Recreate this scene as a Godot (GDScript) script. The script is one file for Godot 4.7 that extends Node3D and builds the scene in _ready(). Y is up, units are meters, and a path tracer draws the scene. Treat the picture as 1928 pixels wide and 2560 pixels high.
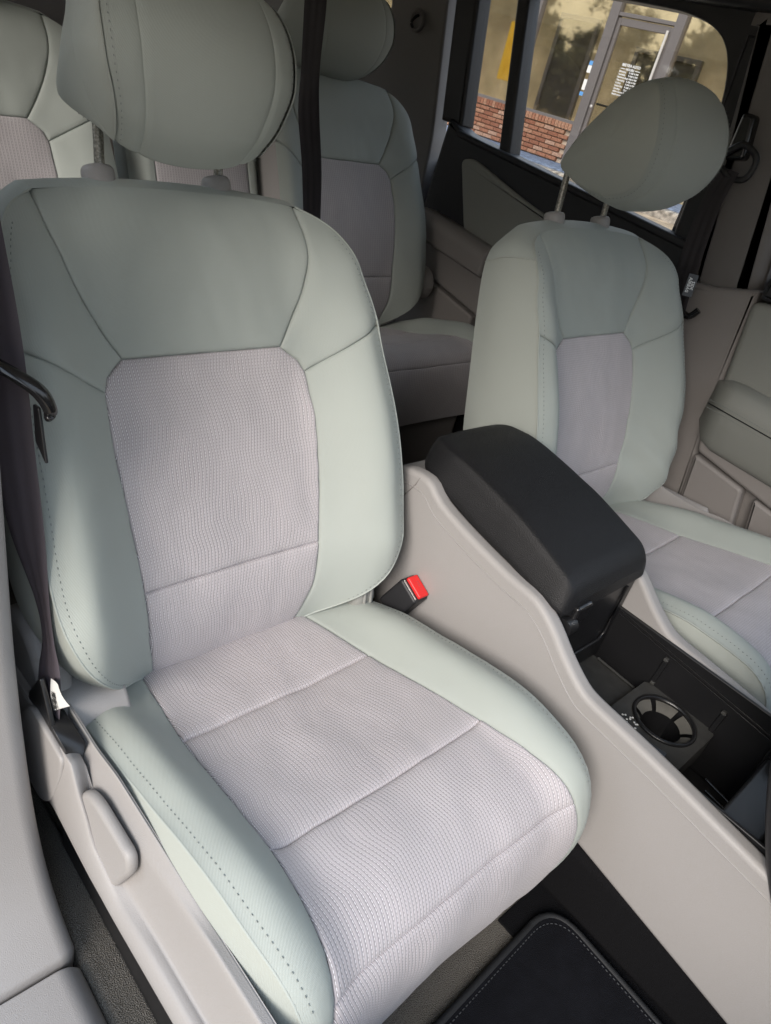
extends Node3D

# ---------------------------------------------------------------- mesh builder
class Mb:
	var v := PackedVector3Array()
	var t := PackedVector2Array()
	var n := PackedVector3Array()
	var idx := PackedInt32Array()

	func vert(p: Vector3, uv := Vector2.ZERO, nn := Vector3.ZERO) -> int:
		v.append(p); t.append(uv); n.append(nn)
		return v.size() - 1

	func tri(a: int, b: int, c: int):
		idx.append(a); idx.append(b); idx.append(c)

	# rows of points, smooth shaded; uvs is a parallel array or empty
	func grid(rows: Array, uvs: Array = []):
		var b := v.size()
		var w: int = rows[0].size()
		for j in rows.size():
			for i in w:
				vert(rows[j][i], uvs[j][i] if uvs.size() else Vector2.ZERO)
		for j in rows.size() - 1:
			for i in w - 1:
				var a := b + j * w + i
				tri(a, a + 1, a + w)
				tri(a + 1, a + w + 1, a + w)

	func quad(a: Vector3, b: Vector3, c: Vector3, d: Vector3):
		grid([[a, b], [d, c]], [[Vector2(0, 0), Vector2(1, 0)], [Vector2(0, 1), Vector2(1, 1)]])

	func fan(center: Vector3, ring: Array):
		var c := vert(center)
		var b := v.size()
		for p in ring: vert(p)
		for i in ring.size():
			tri(c, b + i, b + (i + 1) % ring.size())

	# rounded box: h half sizes, r edge radius, x the transform
	func rbox(x: Transform3D, h: Vector3, r: float, k := 2):
		r = minf(r, minf(h.x, minf(h.y, h.z)) * 0.999)
		var axes := [Vector3.AXIS_X, Vector3.AXIS_Y, Vector3.AXIS_Z]
		for f in 6:
			var ax: int = f % 3
			var sg := 1.0 if f < 3 else -1.0
			var u: int = (ax + 1) % 3
			var w: int = (ax + 2) % 3
			var cu := _coords(h[u], r, k)
			var cw := _coords(h[w], r, k)
			var b := v.size()
			for a in cu:
				for c in cw:
					var p := Vector3.ZERO
					p[ax] = sg * h[ax]; p[u] = a; p[w] = c
					var q := Vector3(clampf(p.x, r - h.x, h.x - r), clampf(p.y, r - h.y, h.y - r), clampf(p.z, r - h.z, h.z - r))
					var nn := (p - q).normalized()
					vert(x * (q + nn * r), Vector2(a, c), (x.basis * nn).normalized())
			var m := cw.size()
			for i in cu.size() - 1:
				for j in m - 1:
					var a := b + i * m + j
					if sg > 0:
						tri(a, a + m + 1, a + m); tri(a, a + 1, a + m + 1)
					else:
						tri(a, a + m, a + m + 1); tri(a, a + m + 1, a + 1)

	func _coords(h: float, r: float, k: int) -> Array:
		var o := []
		for i in k + 1: o.append(-(h - r) - r * tan(PI / 4 * (1.0 - float(i) / k)))
		for i in range(k, -1, -1): o.append((h - r) + r * tan(PI / 4 * (1.0 - float(i) / k)))
		return o

	func box(c: Vector3, s: Vector3, r := 0.003, b := Basis(), k := 2):
		rbox(Transform3D(b, c), s / 2, r, k)

	func tube(path: Array, r, sides := 8, closed := false, flat := 1.0, upv := Vector3.UP):
		var rows := []
		var uvs := []
		var cnt := path.size()
		var along := 0.0
		for i in cnt:
			var a: Vector3 = path[(i - 1 + cnt) % cnt] if closed or i > 0 else path[i]
			var c: Vector3 = path[(i + 1) % cnt] if closed or i < cnt - 1 else path[i]
			var d := (c - a).normalized()
			var s := d.cross(upv)
			if s.length() < 0.05: s = d.cross(Vector3.RIGHT)
			s = s.normalized()
			var u := s.cross(d).normalized()
			var rr: float = r if r is float else r[i]
			if i > 0: along += (path[i] as Vector3).distance_to(path[i - 1])
			var row := []
			var uv := []
			for k in sides + 1:
				var an := TAU * k / sides
				row.append(path[i] + (s * cos(an) + u * sin(an) * flat) * rr)
				uv.append(Vector2(float(k) / sides, along * 10.0))
			rows.append(row); uvs.append(uv)
		if closed:
			rows.append(rows[0]); uvs.append(uvs[0])
		grid(rows, uvs)
		if not closed:
			fan(path[0], rows[0].slice(0, sides))
			fan(path[cnt - 1], rows[cnt - 1].slice(0, sides))

	# polygon (Vector2 list) extruded from a to b along the third axis with a chamfer; map: Callable(x, y, d) -> Vector3
	func slab(poly: Array, d0: float, d1: float, ch: float, map: Callable, k := 3):
		var area := 0.0
		for i in poly.size(): area += (poly[i] as Vector2).cross(poly[(i + 1) % poly.size()])
		if area < 0:
			poly = poly.duplicate(); poly.reverse()
		var clean := []
		for p in poly:
			if clean.is_empty() or (clean[-1] as Vector2).distance_to(p) > 1e-5: clean.append(p)
		if (clean[0] as Vector2).distance_to(clean[-1]) < 1e-5: clean.pop_back()
		poly = clean
		var cnt := poly.size()
		var inw := []
		for i in cnt:
			var e0: Vector2 = (poly[i] - poly[(i - 1 + cnt) % cnt]).normalized()
			var e1: Vector2 = (poly[(i + 1) % cnt] - poly[i]).normalized()
			var n0 := Vector2(-e0.y, e0.x)
			var n1 := Vector2(-e1.y, e1.x)
			var m := (n0 + n1)
			m = m / maxf(0.35, m.dot(n0)) if m.length() > 0.01 else n0
			inw.append(m)
		var sd := signf(d1 - d0)
		var rings := []
		for j in k + 1:
			var an := PI / 2 * j / k
			rings.append([ch * (1.0 - sin(an)), d0 + sd * ch * (1.0 - cos(an))])
		for j in range(k, -1, -1):
			var an := PI / 2 * j / k
			rings.append([ch * (1.0 - sin(an)), d1 - sd * ch * (1.0 - cos(an))])
		var rows := []
		for g in rings:
			var row := []
			for i in cnt + 1:
				var p: Vector2 = poly[i % cnt] + inw[i % cnt] * g[0]
				row.append((map as Callable).call(p.x, p.y, g[1]))
			rows.append(row)
		grid(rows)
		var raw := PackedVector2Array()
		for p in poly: raw.append(p)
		var tris := Geometry2D.triangulate_polygon(raw)
		if tris.is_empty(): push_error("cap failed")
		for e in 2:
			var flat := PackedVector2Array()
			for i in cnt: flat.append(poly[i] + inw[i] * ch)
			var b := v.size()
			for p in flat: vert((map as Callable).call(p.x, p.y, d0 if e == 0 else d1), p)
			for i in range(0, tris.size(), 3): tri(b + tris[i], b + tris[i + 1], b + tris[i + 2])

	func lathe(x: Transform3D, prof: Array, sides := 24):
		var rows := []
		for p in prof:
			var row := []
			for k in sides + 1:
				var an := TAU * k / sides
				row.append(x * Vector3(p.x * cos(an), p.y, p.x * sin(an)))
			rows.append(row)
		grid(rows)

	# ref: a point behind the surface; the normals are turned away from it
	func done(ref = null) -> ArrayMesh:
		var m := ArrayMesh.new()
		var acc := PackedVector3Array()
		acc.resize(v.size())
		for i in range(0, idx.size(), 3):
			var a := idx[i]
			var b := idx[i + 1]
			var c := idx[i + 2]
			var f := (v[c] - v[a]).cross(v[b] - v[a])
			acc[a] += f; acc[b] += f; acc[c] += f
		for i in v.size():
			if n[i] == Vector3.ZERO: n[i] = acc[i].normalized()
			if n[i] == Vector3.ZERO: n[i] = Vector3.UP
		if ref != null:
			var s := 0.0
			for i in v.size(): s += acc[i].dot(v[i] - ref)
			if s < 0:
				for i in v.size(): n[i] = -n[i]
				for i in range(0, idx.size(), 3):
					var k := idx[i]
					idx[i] = idx[i + 1]; idx[i + 1] = k
		var arr := []
		arr.resize(Mesh.ARRAY_MAX)
		arr[Mesh.ARRAY_VERTEX] = v
		arr[Mesh.ARRAY_NORMAL] = n
		arr[Mesh.ARRAY_TEX_UV] = t
		arr[Mesh.ARRAY_INDEX] = idx
		m.add_surface_from_arrays(Mesh.PRIMITIVE_TRIANGLES, arr)
		return m

# ---------------------------------------------------------------- naming
var M := {}
var taken := {}

func numbered(called: String) -> String:
	var k: int = taken.get(called, 0)
	taken[called] = k + 1
	return called if k == 0 else "%s_%03d" % [called, k]

func thing(called: String, label: String, category: String, at := Vector3.ZERO, group := "") -> Node3D:
	var o := Node3D.new()
	o.name = numbered(called)
	add_child(o)
	o.position = at
	o.set_meta("label", label); o.set_meta("category", category)
	if group: o.set_meta("group", group)
	return o

func part(called: String, mesh: Mesh, m: Material, parent: Node3D, at := Vector3.ZERO, label := "") -> MeshInstance3D:
	var o := MeshInstance3D.new()
	var k := 0
	var nm := called
	while parent.has_node(nm):
		k += 1
		nm = "%s_%03d" % [called, k]
	o.name = nm
	o.mesh = mesh
	o.material_override = m
	parent.add_child(o)
	o.position = at
	if label: o.set_meta("label", label)
	return o

# a part whose mesh is given in world coordinates
func wpart(called: String, b: Mb, m: Material, parent: Node3D, ref = null, label := "") -> MeshInstance3D:
	var g := Vector3.ZERO
	var p: Node = parent
	while p is Node3D and p != self:
		g += (p as Node3D).position
		p = p.get_parent()
	return part(called, b.done(ref), m, parent, -g, label)

func single(called: String, b: Mb, m: Material, label: String, category: String, base: Vector3, group := "", ref = null) -> MeshInstance3D:
	for i in b.v.size(): b.v[i] -= base
	var o := MeshInstance3D.new()
	o.name = numbered(called)
	o.mesh = b.done(null if ref == null else ref - base)
	o.material_override = m
	add_child(o)
	o.position = base
	o.set_meta("label", label); o.set_meta("category", category)
	if group: o.set_meta("group", group)
	return o

func struct(called: String, b: Mb, m: Material, label: String, ref = null) -> MeshInstance3D:
	var o := MeshInstance3D.new()
	o.name = numbered(called)
	o.mesh = b.done(ref)
	o.material_override = m
	add_child(o)
	o.set_meta("kind", "structure")
	o.set_meta("label", label)
	return o

# ---------------------------------------------------------------- curves
func cr(pts: Array, k := 6) -> Array:
	var o := []
	var n := pts.size()
	for i in n - 1:
		var a = pts[max(i - 1, 0)]
		var b = pts[i]
		var c = pts[i + 1]
		var d = pts[min(i + 2, n - 1)]
		for j in k:
			var s := float(j) / k
			o.append(0.5 * ((2.0 * b) + (c - a) * s + (2.0 * a - 5.0 * b + 4.0 * c - d) * s * s + (3.0 * b - a - 3.0 * c + d) * s * s * s))
	o.append(pts[n - 1])
	return o

func along(pts: Array, s: float):
	var total := 0.0
	for i in pts.size() - 1: total += pts[i].distance_to(pts[i + 1])
	var w := s * total
	for i in pts.size() - 1:
		var l: float = pts[i].distance_to(pts[i + 1])
		if w <= l or i == pts.size() - 2:
			return pts[i].lerp(pts[i + 1], clampf(w / maxf(l, 1e-9), 0, 1))
		w -= l
	return pts[-1]

func resample(pts: Array, n: int) -> Array:
	var o := []
	for i in n + 1: o.append(along(pts, float(i) / n))
	# keep sharp corners of the outline
	for i in range(1, pts.size() - 1):
		var a = (pts[i] - pts[i - 1]).normalized()
		var b = (pts[i + 1] - pts[i]).normalized()
		if a.dot(b) < 0.93:
			var best := 1
			for j in range(1, n):
				if o[j].distance_to(pts[i]) < o[best].distance_to(pts[i]): best = j
			o[best] = pts[i]
	return o

func tab(x: float, xy: Array) -> float:
	if x <= xy[0].x: return xy[0].y
	for i in xy.size() - 1:
		if x <= xy[i + 1].x:
			return lerpf(xy[i].y, xy[i + 1].y, smoothstep(0, 1, (x - xy[i].x) / (xy[i + 1].x - xy[i].x)) * 0.5 + 0.5 * (x - xy[i].x) / (xy[i + 1].x - xy[i].x))
	return xy[-1].y

func round_poly(pts: Array, r, k := 5) -> Array:
	var o := []
	var n := pts.size()
	for i in n:
		var rr: float = r if r is float else r[i]
		var p: Vector2 = pts[i]
		var a: Vector2 = pts[(i - 1 + n) % n]
		var c: Vector2 = pts[(i + 1) % n]
		var ra := minf(rr, p.distance_to(a) * 0.49)
		var rc := minf(rr, p.distance_to(c) * 0.49)
		if rr < 1e-5:
			o.append(p); continue
		var s := p + (a - p).normalized() * ra
		var e := p + (c - p).normalized() * rc
		for j in k + 1:
			var w := float(j) / k
			o.append(s.lerp(p, w).lerp(p.lerp(e, w), w))
	return o

func V2(a: float, b: float) -> Vector2: return Vector2(a, b)
func V3(a: float, b: float, c: float) -> Vector3: return Vector3(a, b, c)

# maps for slabs: outlines drawn in a plane of the car and extruded across it
func map_x(a: float, b: float, d: float) -> Vector3: return Vector3(d, b, a)   # outline (z, y), depth x
func map_y(a: float, b: float, d: float) -> Vector3: return Vector3(a, d, b)   # outline (x, z), depth y
func map_z(a: float, b: float, d: float) -> Vector3: return Vector3(a, b, d)   # outline (x, y), depth z

# ---------------------------------------------------------------- materials
func lin(r: float, g: float, b: float) -> Color:
	return Color(r, g, b).linear_to_srgb()

func noise_tex(freq: float, size: int, kind := FastNoiseLite.TYPE_SIMPLEX_SMOOTH, oct := 3, lo := 0.0, hi := 1.0, sd := 1) -> NoiseTexture2D:
	var f := FastNoiseLite.new()
	f.noise_type = kind
	f.frequency = freq
	f.fractal_octaves = oct
	f.seed = sd
	var t := NoiseTexture2D.new()
	t.noise = f
	t.width = size; t.height = size
	t.seamless = true
	if lo != 0.0 or hi != 1.0:
		var g := Gradient.new()
		g.set_color(0, Color(lo, lo, lo)); g.set_color(1, Color(hi, hi, hi))
		t.color_ramp = g
	return t

func mat(c: Color, rough := 0.6, spec := 0.5) -> StandardMaterial3D:
	var m := StandardMaterial3D.new()
	m.albedo_color = c
	m.roughness = rough
	m.metallic_specular = spec
	return m

func tri_tex(m: StandardMaterial3D, albedo: Texture2D, height: Texture2D, scale: float, cm: float) -> StandardMaterial3D:
	m.uv1_triplanar = true
	m.uv1_scale = Vector3.ONE * scale
	m.uv1_triplanar_sharpness = 4.0
	if albedo: m.albedo_texture = albedo
	if height:
		m.heightmap_enabled = true
		m.heightmap_texture = height
		m.heightmap_scale = cm
	return m

# the quilted seat fabric: rows of stitches that follow bent contours; tile of 0.30 m
func rib_images(n: int, base: Color, thread: Color, rows: int, dashes: int, amp: float) -> Array:
	var a := PackedByteArray()
	var h := PackedByteArray()
	a.resize(n * n * 3)
	h.resize(n * n * 3)
	var f := FastNoiseLite.new()
	f.seed = 7
	f.frequency = 0.012
	var kk := 0
	for y in n:
		var v := float(y) / n
		for x in n:
			var u := float(x) / n
			# bent contours: straight runs with kinks; whole periods keep the tile seamless
			var kx := absf(fposmod(u * 2.0 + 0.15, 1.0) - 0.5) * 2.0
			var z1 := absf(fposmod(v * 2.0 + 0.30 * kx, 1.0) - 0.5) * 2.0
			var z2 := absf(fposmod(v * 3.0 - 0.25 * kx + 0.4, 1.0) - 0.5) * 2.0
			var z3 := absf(fposmod(v * 1.0 + u * 1.0, 1.0) - 0.5) * 2.0
			var p := (u + amp * (z1 * 0.8 + maxf(z2 - 0.35, 0.0) * 0.55 + z3 * 0.7)) * rows
			var fr := fposmod(p, 1.0)
			var d := absf(fr - 0.5) * 2.0           # 1 at the stitch row, 0 between
			var dash := fposmod(v * dashes, 1.0)
			var on := smoothstep(0.74, 0.90, d) * (1.0 - 0.50 * smoothstep(0.60, 0.75, dash)) * lerpf(0.5, 1.0, smoothstep(0.0, 0.15, dash))
			var hole := smoothstep(0.52, 0.74, d) * (1.0 - on)
			var hh := sqrt(maxf(0.0, 1.0 - d * d)) * 0.8 + on * 0.45
			var st := f.get_noise_2d(cos(u * TAU) * 60.0 + sin(v * TAU) * 40.0, sin(u * TAU) * 60.0 + cos(v * TAU) * 40.0)
			var shade := (1.0 - hole * 0.34) * (0.985 + 0.03 * st)
			a[kk] = int(clampf(lerpf(base.r * shade, thread.r, on), 0, 1) * 255.0)
			a[kk + 1] = int(clampf(lerpf(base.g * shade, thread.g, on), 0, 1) * 255.0)
			a[kk + 2] = int(clampf(lerpf(base.b * shade, thread.b, on), 0, 1) * 255.0)
			var hb := int(clampf(hh, 0, 1) * 255.0)
			h[kk] = hb; h[kk + 1] = hb; h[kk + 2] = hb
			kk += 3
	return [ImageTexture.create_from_image(Image.create_from_data(n, n, false, Image.FORMAT_RGB8, a)), ImageTexture.create_from_image(Image.create_from_data(n, n, false, Image.FORMAT_RGB8, h))]

func twill_image(n: int, lines: int) -> ImageTexture:
	var h := PackedByteArray()
	h.resize(n * n * 3)
	var kk := 0
	for y in n:
		for x in n:
			var p := fposmod((float(x) + float(y) * 0.5) / n * lines, 1.0)
			var q := fposmod((float(y) - float(x) * 0.0) / n * lines * 1.5, 1.0)
			var hh := 0.55 * sin(p * PI) + 0.45 * sin(q * PI)
			var b := int(clampf(hh, 0, 1) * 255.0)
			h[kk] = b; h[kk + 1] = b; h[kk + 2] = b
			kk += 3
	return ImageTexture.create_from_image(Image.create_from_data(n, n, false, Image.FORMAT_RGB8, h))

func build_materials():
	var blotch := noise_tex(0.25, 256, FastNoiseLite.TYPE_SIMPLEX_SMOOTH, 3, 0.965, 1.0, 3)
	var blotch2 := noise_tex(0.010, 256, FastNoiseLite.TYPE_SIMPLEX_SMOOTH, 5, 0.86, 1.0, 9)
	var fine := noise_tex(0.35, 256, FastNoiseLite.TYPE_SIMPLEX, 2, 0.0, 1.0, 5)
	var cell := noise_tex(0.09, 512, FastNoiseLite.TYPE_CELLULAR, 1, 0.0, 1.0, 11)
	var twill := twill_image(128, 16)
	var ribs := rib_images(1024, Color(0.715, 0.69, 0.70), Color(0.90, 0.885, 0.895), 60, 70, 0.040)
	var fine_ribs := rib_images(512, Color(0.67, 0.652, 0.66), Color(0.74, 0.725, 0.73), 48, 60, 0.006)
	# seats
	M.cloth = mat(lin(0.355, 0.385, 0.358), 0.62, 0.4)
	tri_tex(M.cloth, blotch, twill, 44.0, 0.030)
	M.cloth.rim_enabled = true; M.cloth.rim = 0.25; M.cloth.rim_tint = 0.5
	M.cloth_side = mat(lin(0.355, 0.378, 0.346), 0.65, 0.4)
	tri_tex(M.cloth_side, blotch, twill, 34.0, 0.035)
	M.cloth_side.rim_enabled = true; M.cloth_side.rim = 0.25; M.cloth_side.rim_tint = 0.5
	M.rib = StandardMaterial3D.new()
	M.rib.albedo_texture = ribs[0]
	M.rib.roughness = 0.75
	M.rib.metallic_specular = 0.35
	M.rib.heightmap_enabled = true
	M.rib.heightmap_texture = ribs[1]
	M.rib.heightmap_scale = 0.12
	M.rib.rim_enabled = true; M.rib.rim = 0.3; M.rib.rim_tint = 0.5
	M.fine_rib = M.rib.duplicate()
	M.fine_rib.albedo_texture = fine_ribs[0]
	M.fine_rib.heightmap_texture = fine_ribs[1]
	M.fine_rib.heightmap_scale = 0.05
	M.thread = mat(lin(0.42, 0.46, 0.43), 0.7)
	M.dark_thread = mat(lin(0.20, 0.22, 0.21), 0.8)
	M.plastic = tri_tex(mat(lin(0.308, 0.295, 0.288), 0.5, 0.45), blotch, fine, 6.0, 0.01)
	M.plastic.uv1_scale = Vector3.ONE * 8.0
	M.plastic.heightmap_scale = 0.03
	M.plastic_mid = tri_tex(mat(lin(0.25, 0.25, 0.235), 0.5, 0.45), blotch, fine, 8.0, 0.01)
	M.door_plastic = tri_tex(mat(lin(0.245, 0.227, 0.216), 0.5, 0.45), blotch, fine, 8.0, 0.02)
	M.plastic_dark = tri_tex(mat(lin(0.20, 0.185, 0.175), 0.5, 0.45), blotch, fine, 8.0, 0.01)
	M.trim_soft = tri_tex(mat(lin(0.25, 0.255, 0.232), 0.6, 0.4), blotch, fine, 8.0, 0.012)
	M.black_trim = tri_tex(mat(lin(0.020, 0.020, 0.022), 0.45, 0.45), null, fine, 8.0, 0.012)
	M.pillar = tri_tex(mat(lin(0.17, 0.160, 0.155), 0.55, 0.4), blotch, fine, 8.0, 0.01)
	M.black = tri_tex(mat(lin(0.011, 0.011, 0.012), 0.33, 0.5), null, fine, 10.0, 0.006)
	M.black_gloss = mat(lin(0.010, 0.010, 0.011), 0.16, 0.5)
	M.leather = tri_tex(mat(lin(0.010, 0.010, 0.011), 0.50, 0.36), null, cell, 14.0, 0.05)
	M.flap = tri_tex(mat(lin(0.15, 0.145, 0.13), 0.8, 0.3), blotch2, fine, 8.0, 0.01)
	M.rubber = tri_tex(mat(lin(0.060, 0.060, 0.058), 0.75, 0.3), blotch2, fine, 8.0, 0.01)
	M.belt = tri_tex(mat(lin(0.080, 0.068, 0.080), 0.55, 0.45), null, twill, 40.0, 0.01)
	M.belt_dark = tri_tex(mat(lin(0.030, 0.026, 0.029), 0.6, 0.4), null, twill, 40.0, 0.01)
	M.metal = mat(lin(0.55, 0.54, 0.52), 0.3)
	M.metal.metallic = 0.9
	M.worn_chrome = tri_tex(mat(lin(0.50, 0.49, 0.44), 0.42), noise_tex(0.05, 128, FastNoiseLite.TYPE_SIMPLEX, 4, 0.55, 1.0, 21), null, 30.0, 0.0)
	M.worn_chrome.metallic = 0.75
	M.red = mat(lin(0.70, 0.022, 0.022), 0.35)
	M.red_mark = mat(lin(0.50, 0.06, 0.06), 0.5)
	M.white = tri_tex(mat(lin(0.78, 0.78, 0.76), 0.6), blotch, fine, 20.0, 0.01)
	M.ink = mat(lin(0.03, 0.03, 0.03), 0.7)
	M.lettering = mat(lin(0.72, 0.74, 0.74), 0.6)
	M.carpet = tri_tex(mat(lin(0.28, 0.258, 0.225), 0.95, 0.2), noise_tex(0.2, 256, FastNoiseLite.TYPE_SIMPLEX, 3, 0.55, 1.0, 31), noise_tex(0.22, 256, FastNoiseLite.TYPE_SIMPLEX, 3, 0.0, 1.0, 33), 9.0, 0.35)
	M.carpet_black = tri_tex(mat(lin(0.0075, 0.0075, 0.0085), 0.95, 0.2), null, noise_tex(0.22, 256, FastNoiseLite.TYPE_SIMPLEX, 3, 0.0, 1.0, 35), 9.0, 0.12)
	M.mat_felt = tri_tex(mat(lin(0.0085, 0.009, 0.012), 0.95, 0.25), blotch2, noise_tex(0.3, 256, FastNoiseLite.TYPE_SIMPLEX, 3, 0.0, 1.0, 36), 9.0, 0.10)
	M.mat_edge = mat(lin(0.012, 0.013, 0.015), 0.7)
	M.roof = tri_tex(mat(lin(0.58, 0.57, 0.54), 0.9, 0.2), null, fine, 6.0, 0.03)
	# glass
	M.tint = mat(lin(0.015, 0.015, 0.013), 0.03)
	M.tint.transparency = BaseMaterial3D.TRANSPARENCY_ALPHA
	M.tint.albedo_color.a = 0.16
	M.privacy = M.tint.duplicate()
	M.privacy.albedo_color.a = 0.08
	M.clear = mat(lin(0.02, 0.03, 0.03), 0.03)
	M.clear.transparency = BaseMaterial3D.TRANSPARENCY_ALPHA
	M.clear.albedo_color.a = 0.25
	M.bronze_glass = mat(lin(0.80, 0.66, 0.40), 0.03)
	M.bronze_glass.metallic = 1.0
	M.bronze_glass.transparency = BaseMaterial3D.TRANSPARENCY_ALPHA
	M.bronze_glass.albedo_color.a = 0.24
	var plain_image := Image.create(4, 4, false, Image.FORMAT_RGB8)
	plain_image.fill(Color.WHITE)
	M.bronze_glass.albedo_texture = ImageTexture.create_from_image(plain_image)
	# outside
	M.asphalt = tri_tex(mat(lin(0.56, 0.44, 0.30), 0.9, 0.3), noise_tex(0.02, 256, FastNoiseLite.TYPE_SIMPLEX, 5, 0.7, 1.0, 41), fine, 0.5, 0.5)
	M.walk = tri_tex(mat(lin(0.22, 0.27, 0.36), 0.9, 0.3), noise_tex(0.03, 256, FastNoiseLite.TYPE_SIMPLEX, 5, 0.6, 1.0, 42), fine, 1.0, 0.3)
	M.curb = tri_tex(mat(lin(0.50, 0.45, 0.38), 0.9, 0.3), noise_tex(0.03, 256, FastNoiseLite.TYPE_SIMPLEX, 5, 0.5, 1.0, 43), fine, 1.0, 0.3)
	for i in 4:
		var c: Array = [[0.40, 0.19, 0.12], [0.47, 0.26, 0.17], [0.34, 0.15, 0.095], [0.52, 0.33, 0.24]][i]
		M["brick%d" % i] = tri_tex(mat(lin(c[0], c[1], c[2]), 0.9, 0.2), noise_tex(0.05, 128, FastNoiseLite.TYPE_SIMPLEX, 4, 0.7, 1.0, 50 + i), fine, 4.0, 0.3)
	M.mortar = tri_tex(mat(lin(0.48, 0.40, 0.32), 0.95, 0.2), null, fine, 3.0, 0.3)
	M.aluminium = mat(lin(0.12, 0.108, 0.105), 0.45)
	M.alu_light = mat(lin(0.50, 0.48, 0.45), 0.4)
	M.tan_wall = tri_tex(mat(lin(0.70, 0.57, 0.35), 0.9, 0.2), noise_tex(0.02, 128, FastNoiseLite.TYPE_SIMPLEX, 4, 0.8, 1.0, 61), null, 0.5, 0.0)
	M.dark_wall = mat(lin(0.05, 0.045, 0.04), 0.9)
	M.yellow = mat(lin(0.70, 0.42, 0.02), 0.7)
	M.blue_print = mat(lin(0.10, 0.30, 0.62), 0.6)
	M.leaf = mat(lin(0.12, 0.115, 0.06), 0.7)
	M.leaf.backlight_enabled = true
	M.leaf.backlight = Color(0.15, 0.2, 0.08)
	M.bark = mat(lin(0.10, 0.075, 0.055), 0.9)
	M.stucco = tri_tex(mat(lin(0.42, 0.38, 0.33), 0.95, 0.2), blotch2, fine, 0.5, 0.5)

# ---------------------------------------------------------------- seats
# a seat is described in its own frame: u across (plus = towards the middle of the car for the near seat), v up the backrest, d towards the sitter
class Seat:
	var p0 := Vector3(0, 1.12, -0.783)
	var tilt := 27.0
	var wide := 1.0            # widens the bolsters
	var panel := 1.0           # scales the centre panel's width
	var hb := 1.0              # height of the bolsters
	var hr_tilt := 0.0
	var hr_up := 0.0
	var hr_back := 0.0
	var hr_thin := 0.0
	var hr_wide := 1.0
	func at(u: float, v: float, d: float) -> Vector3:
		var a := deg_to_rad(tilt)
		return p0 + Vector3(u, v * cos(a) + d * sin(a), -v * sin(a) + d * cos(a))

const BOLSTER := [Vector2(-0.46, 0.030), Vector2(-0.30, 0.070), Vector2(-0.12, 0.070), Vector2(0.02, 0.060), Vector2(0.10, 0.040), Vector2(0.20, 0.006)]

var wob_noise: FastNoiseLite = null

# the slight unevenness of worn upholstery: broad dents and fine puckers
func wob(x: float, y: float, k: float) -> float:
	if wob_noise == null:
		wob_noise = FastNoiseLite.new()
		wob_noise.seed = 17
		wob_noise.noise_type = FastNoiseLite.TYPE_SIMPLEX_SMOOTH
		wob_noise.frequency = 1.0
		wob_noise.fractal_type = FastNoiseLite.FRACTAL_NONE
	return 0.0022 * wob_noise.get_noise_3d(x * 9.0, y * 6.0, k) + 0.0008 * wob_noise.get_noise_3d(x * 32.0, y * 15.0, k + 5.0)

func back_depth(s: Seat, u: float, v: float) -> float:
	var a := absf(u) / s.wide
	var d := tab(v, BOLSTER) * s.hb * smoothstep(0.125, 0.235, a)
	d -= 0.018 * smoothstep(0.225, 0.285, a)
	d += 0.010 * exp(-pow((v + 0.16) / 0.11, 2.0)) - 0.006 * (1.0 - pow(minf(a / 0.14, 1.0), 2.0)) * 0.6
	if v < -0.29: d -= 0.055 * pow((-0.29 - v) / 0.13, 2.0) * (1.0 - 0.55 * smoothstep(0.14, 0.22, a))
	d += wob(u, v, s.tilt)
	if s.tilt < 21.0 and u > 0.12 and v < -0.12: d += 0.0035 * sin(v * 70.0 + u * 45.0 + 1.5 * sin(u * 30.0)) * smoothstep(0.12, 0.18, u) * smoothstep(-0.12, -0.27, v)
	if v > 0.10: d -= 0.028 * pow((v - 0.10) / 0.10, 2.0)
	return d

func back_pt(s: Seat, uv: Vector2, sink := 0.0) -> Vector3:
	return s.at(uv.x, uv.y, back_depth(s, uv.x, uv.y) - sink)

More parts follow.
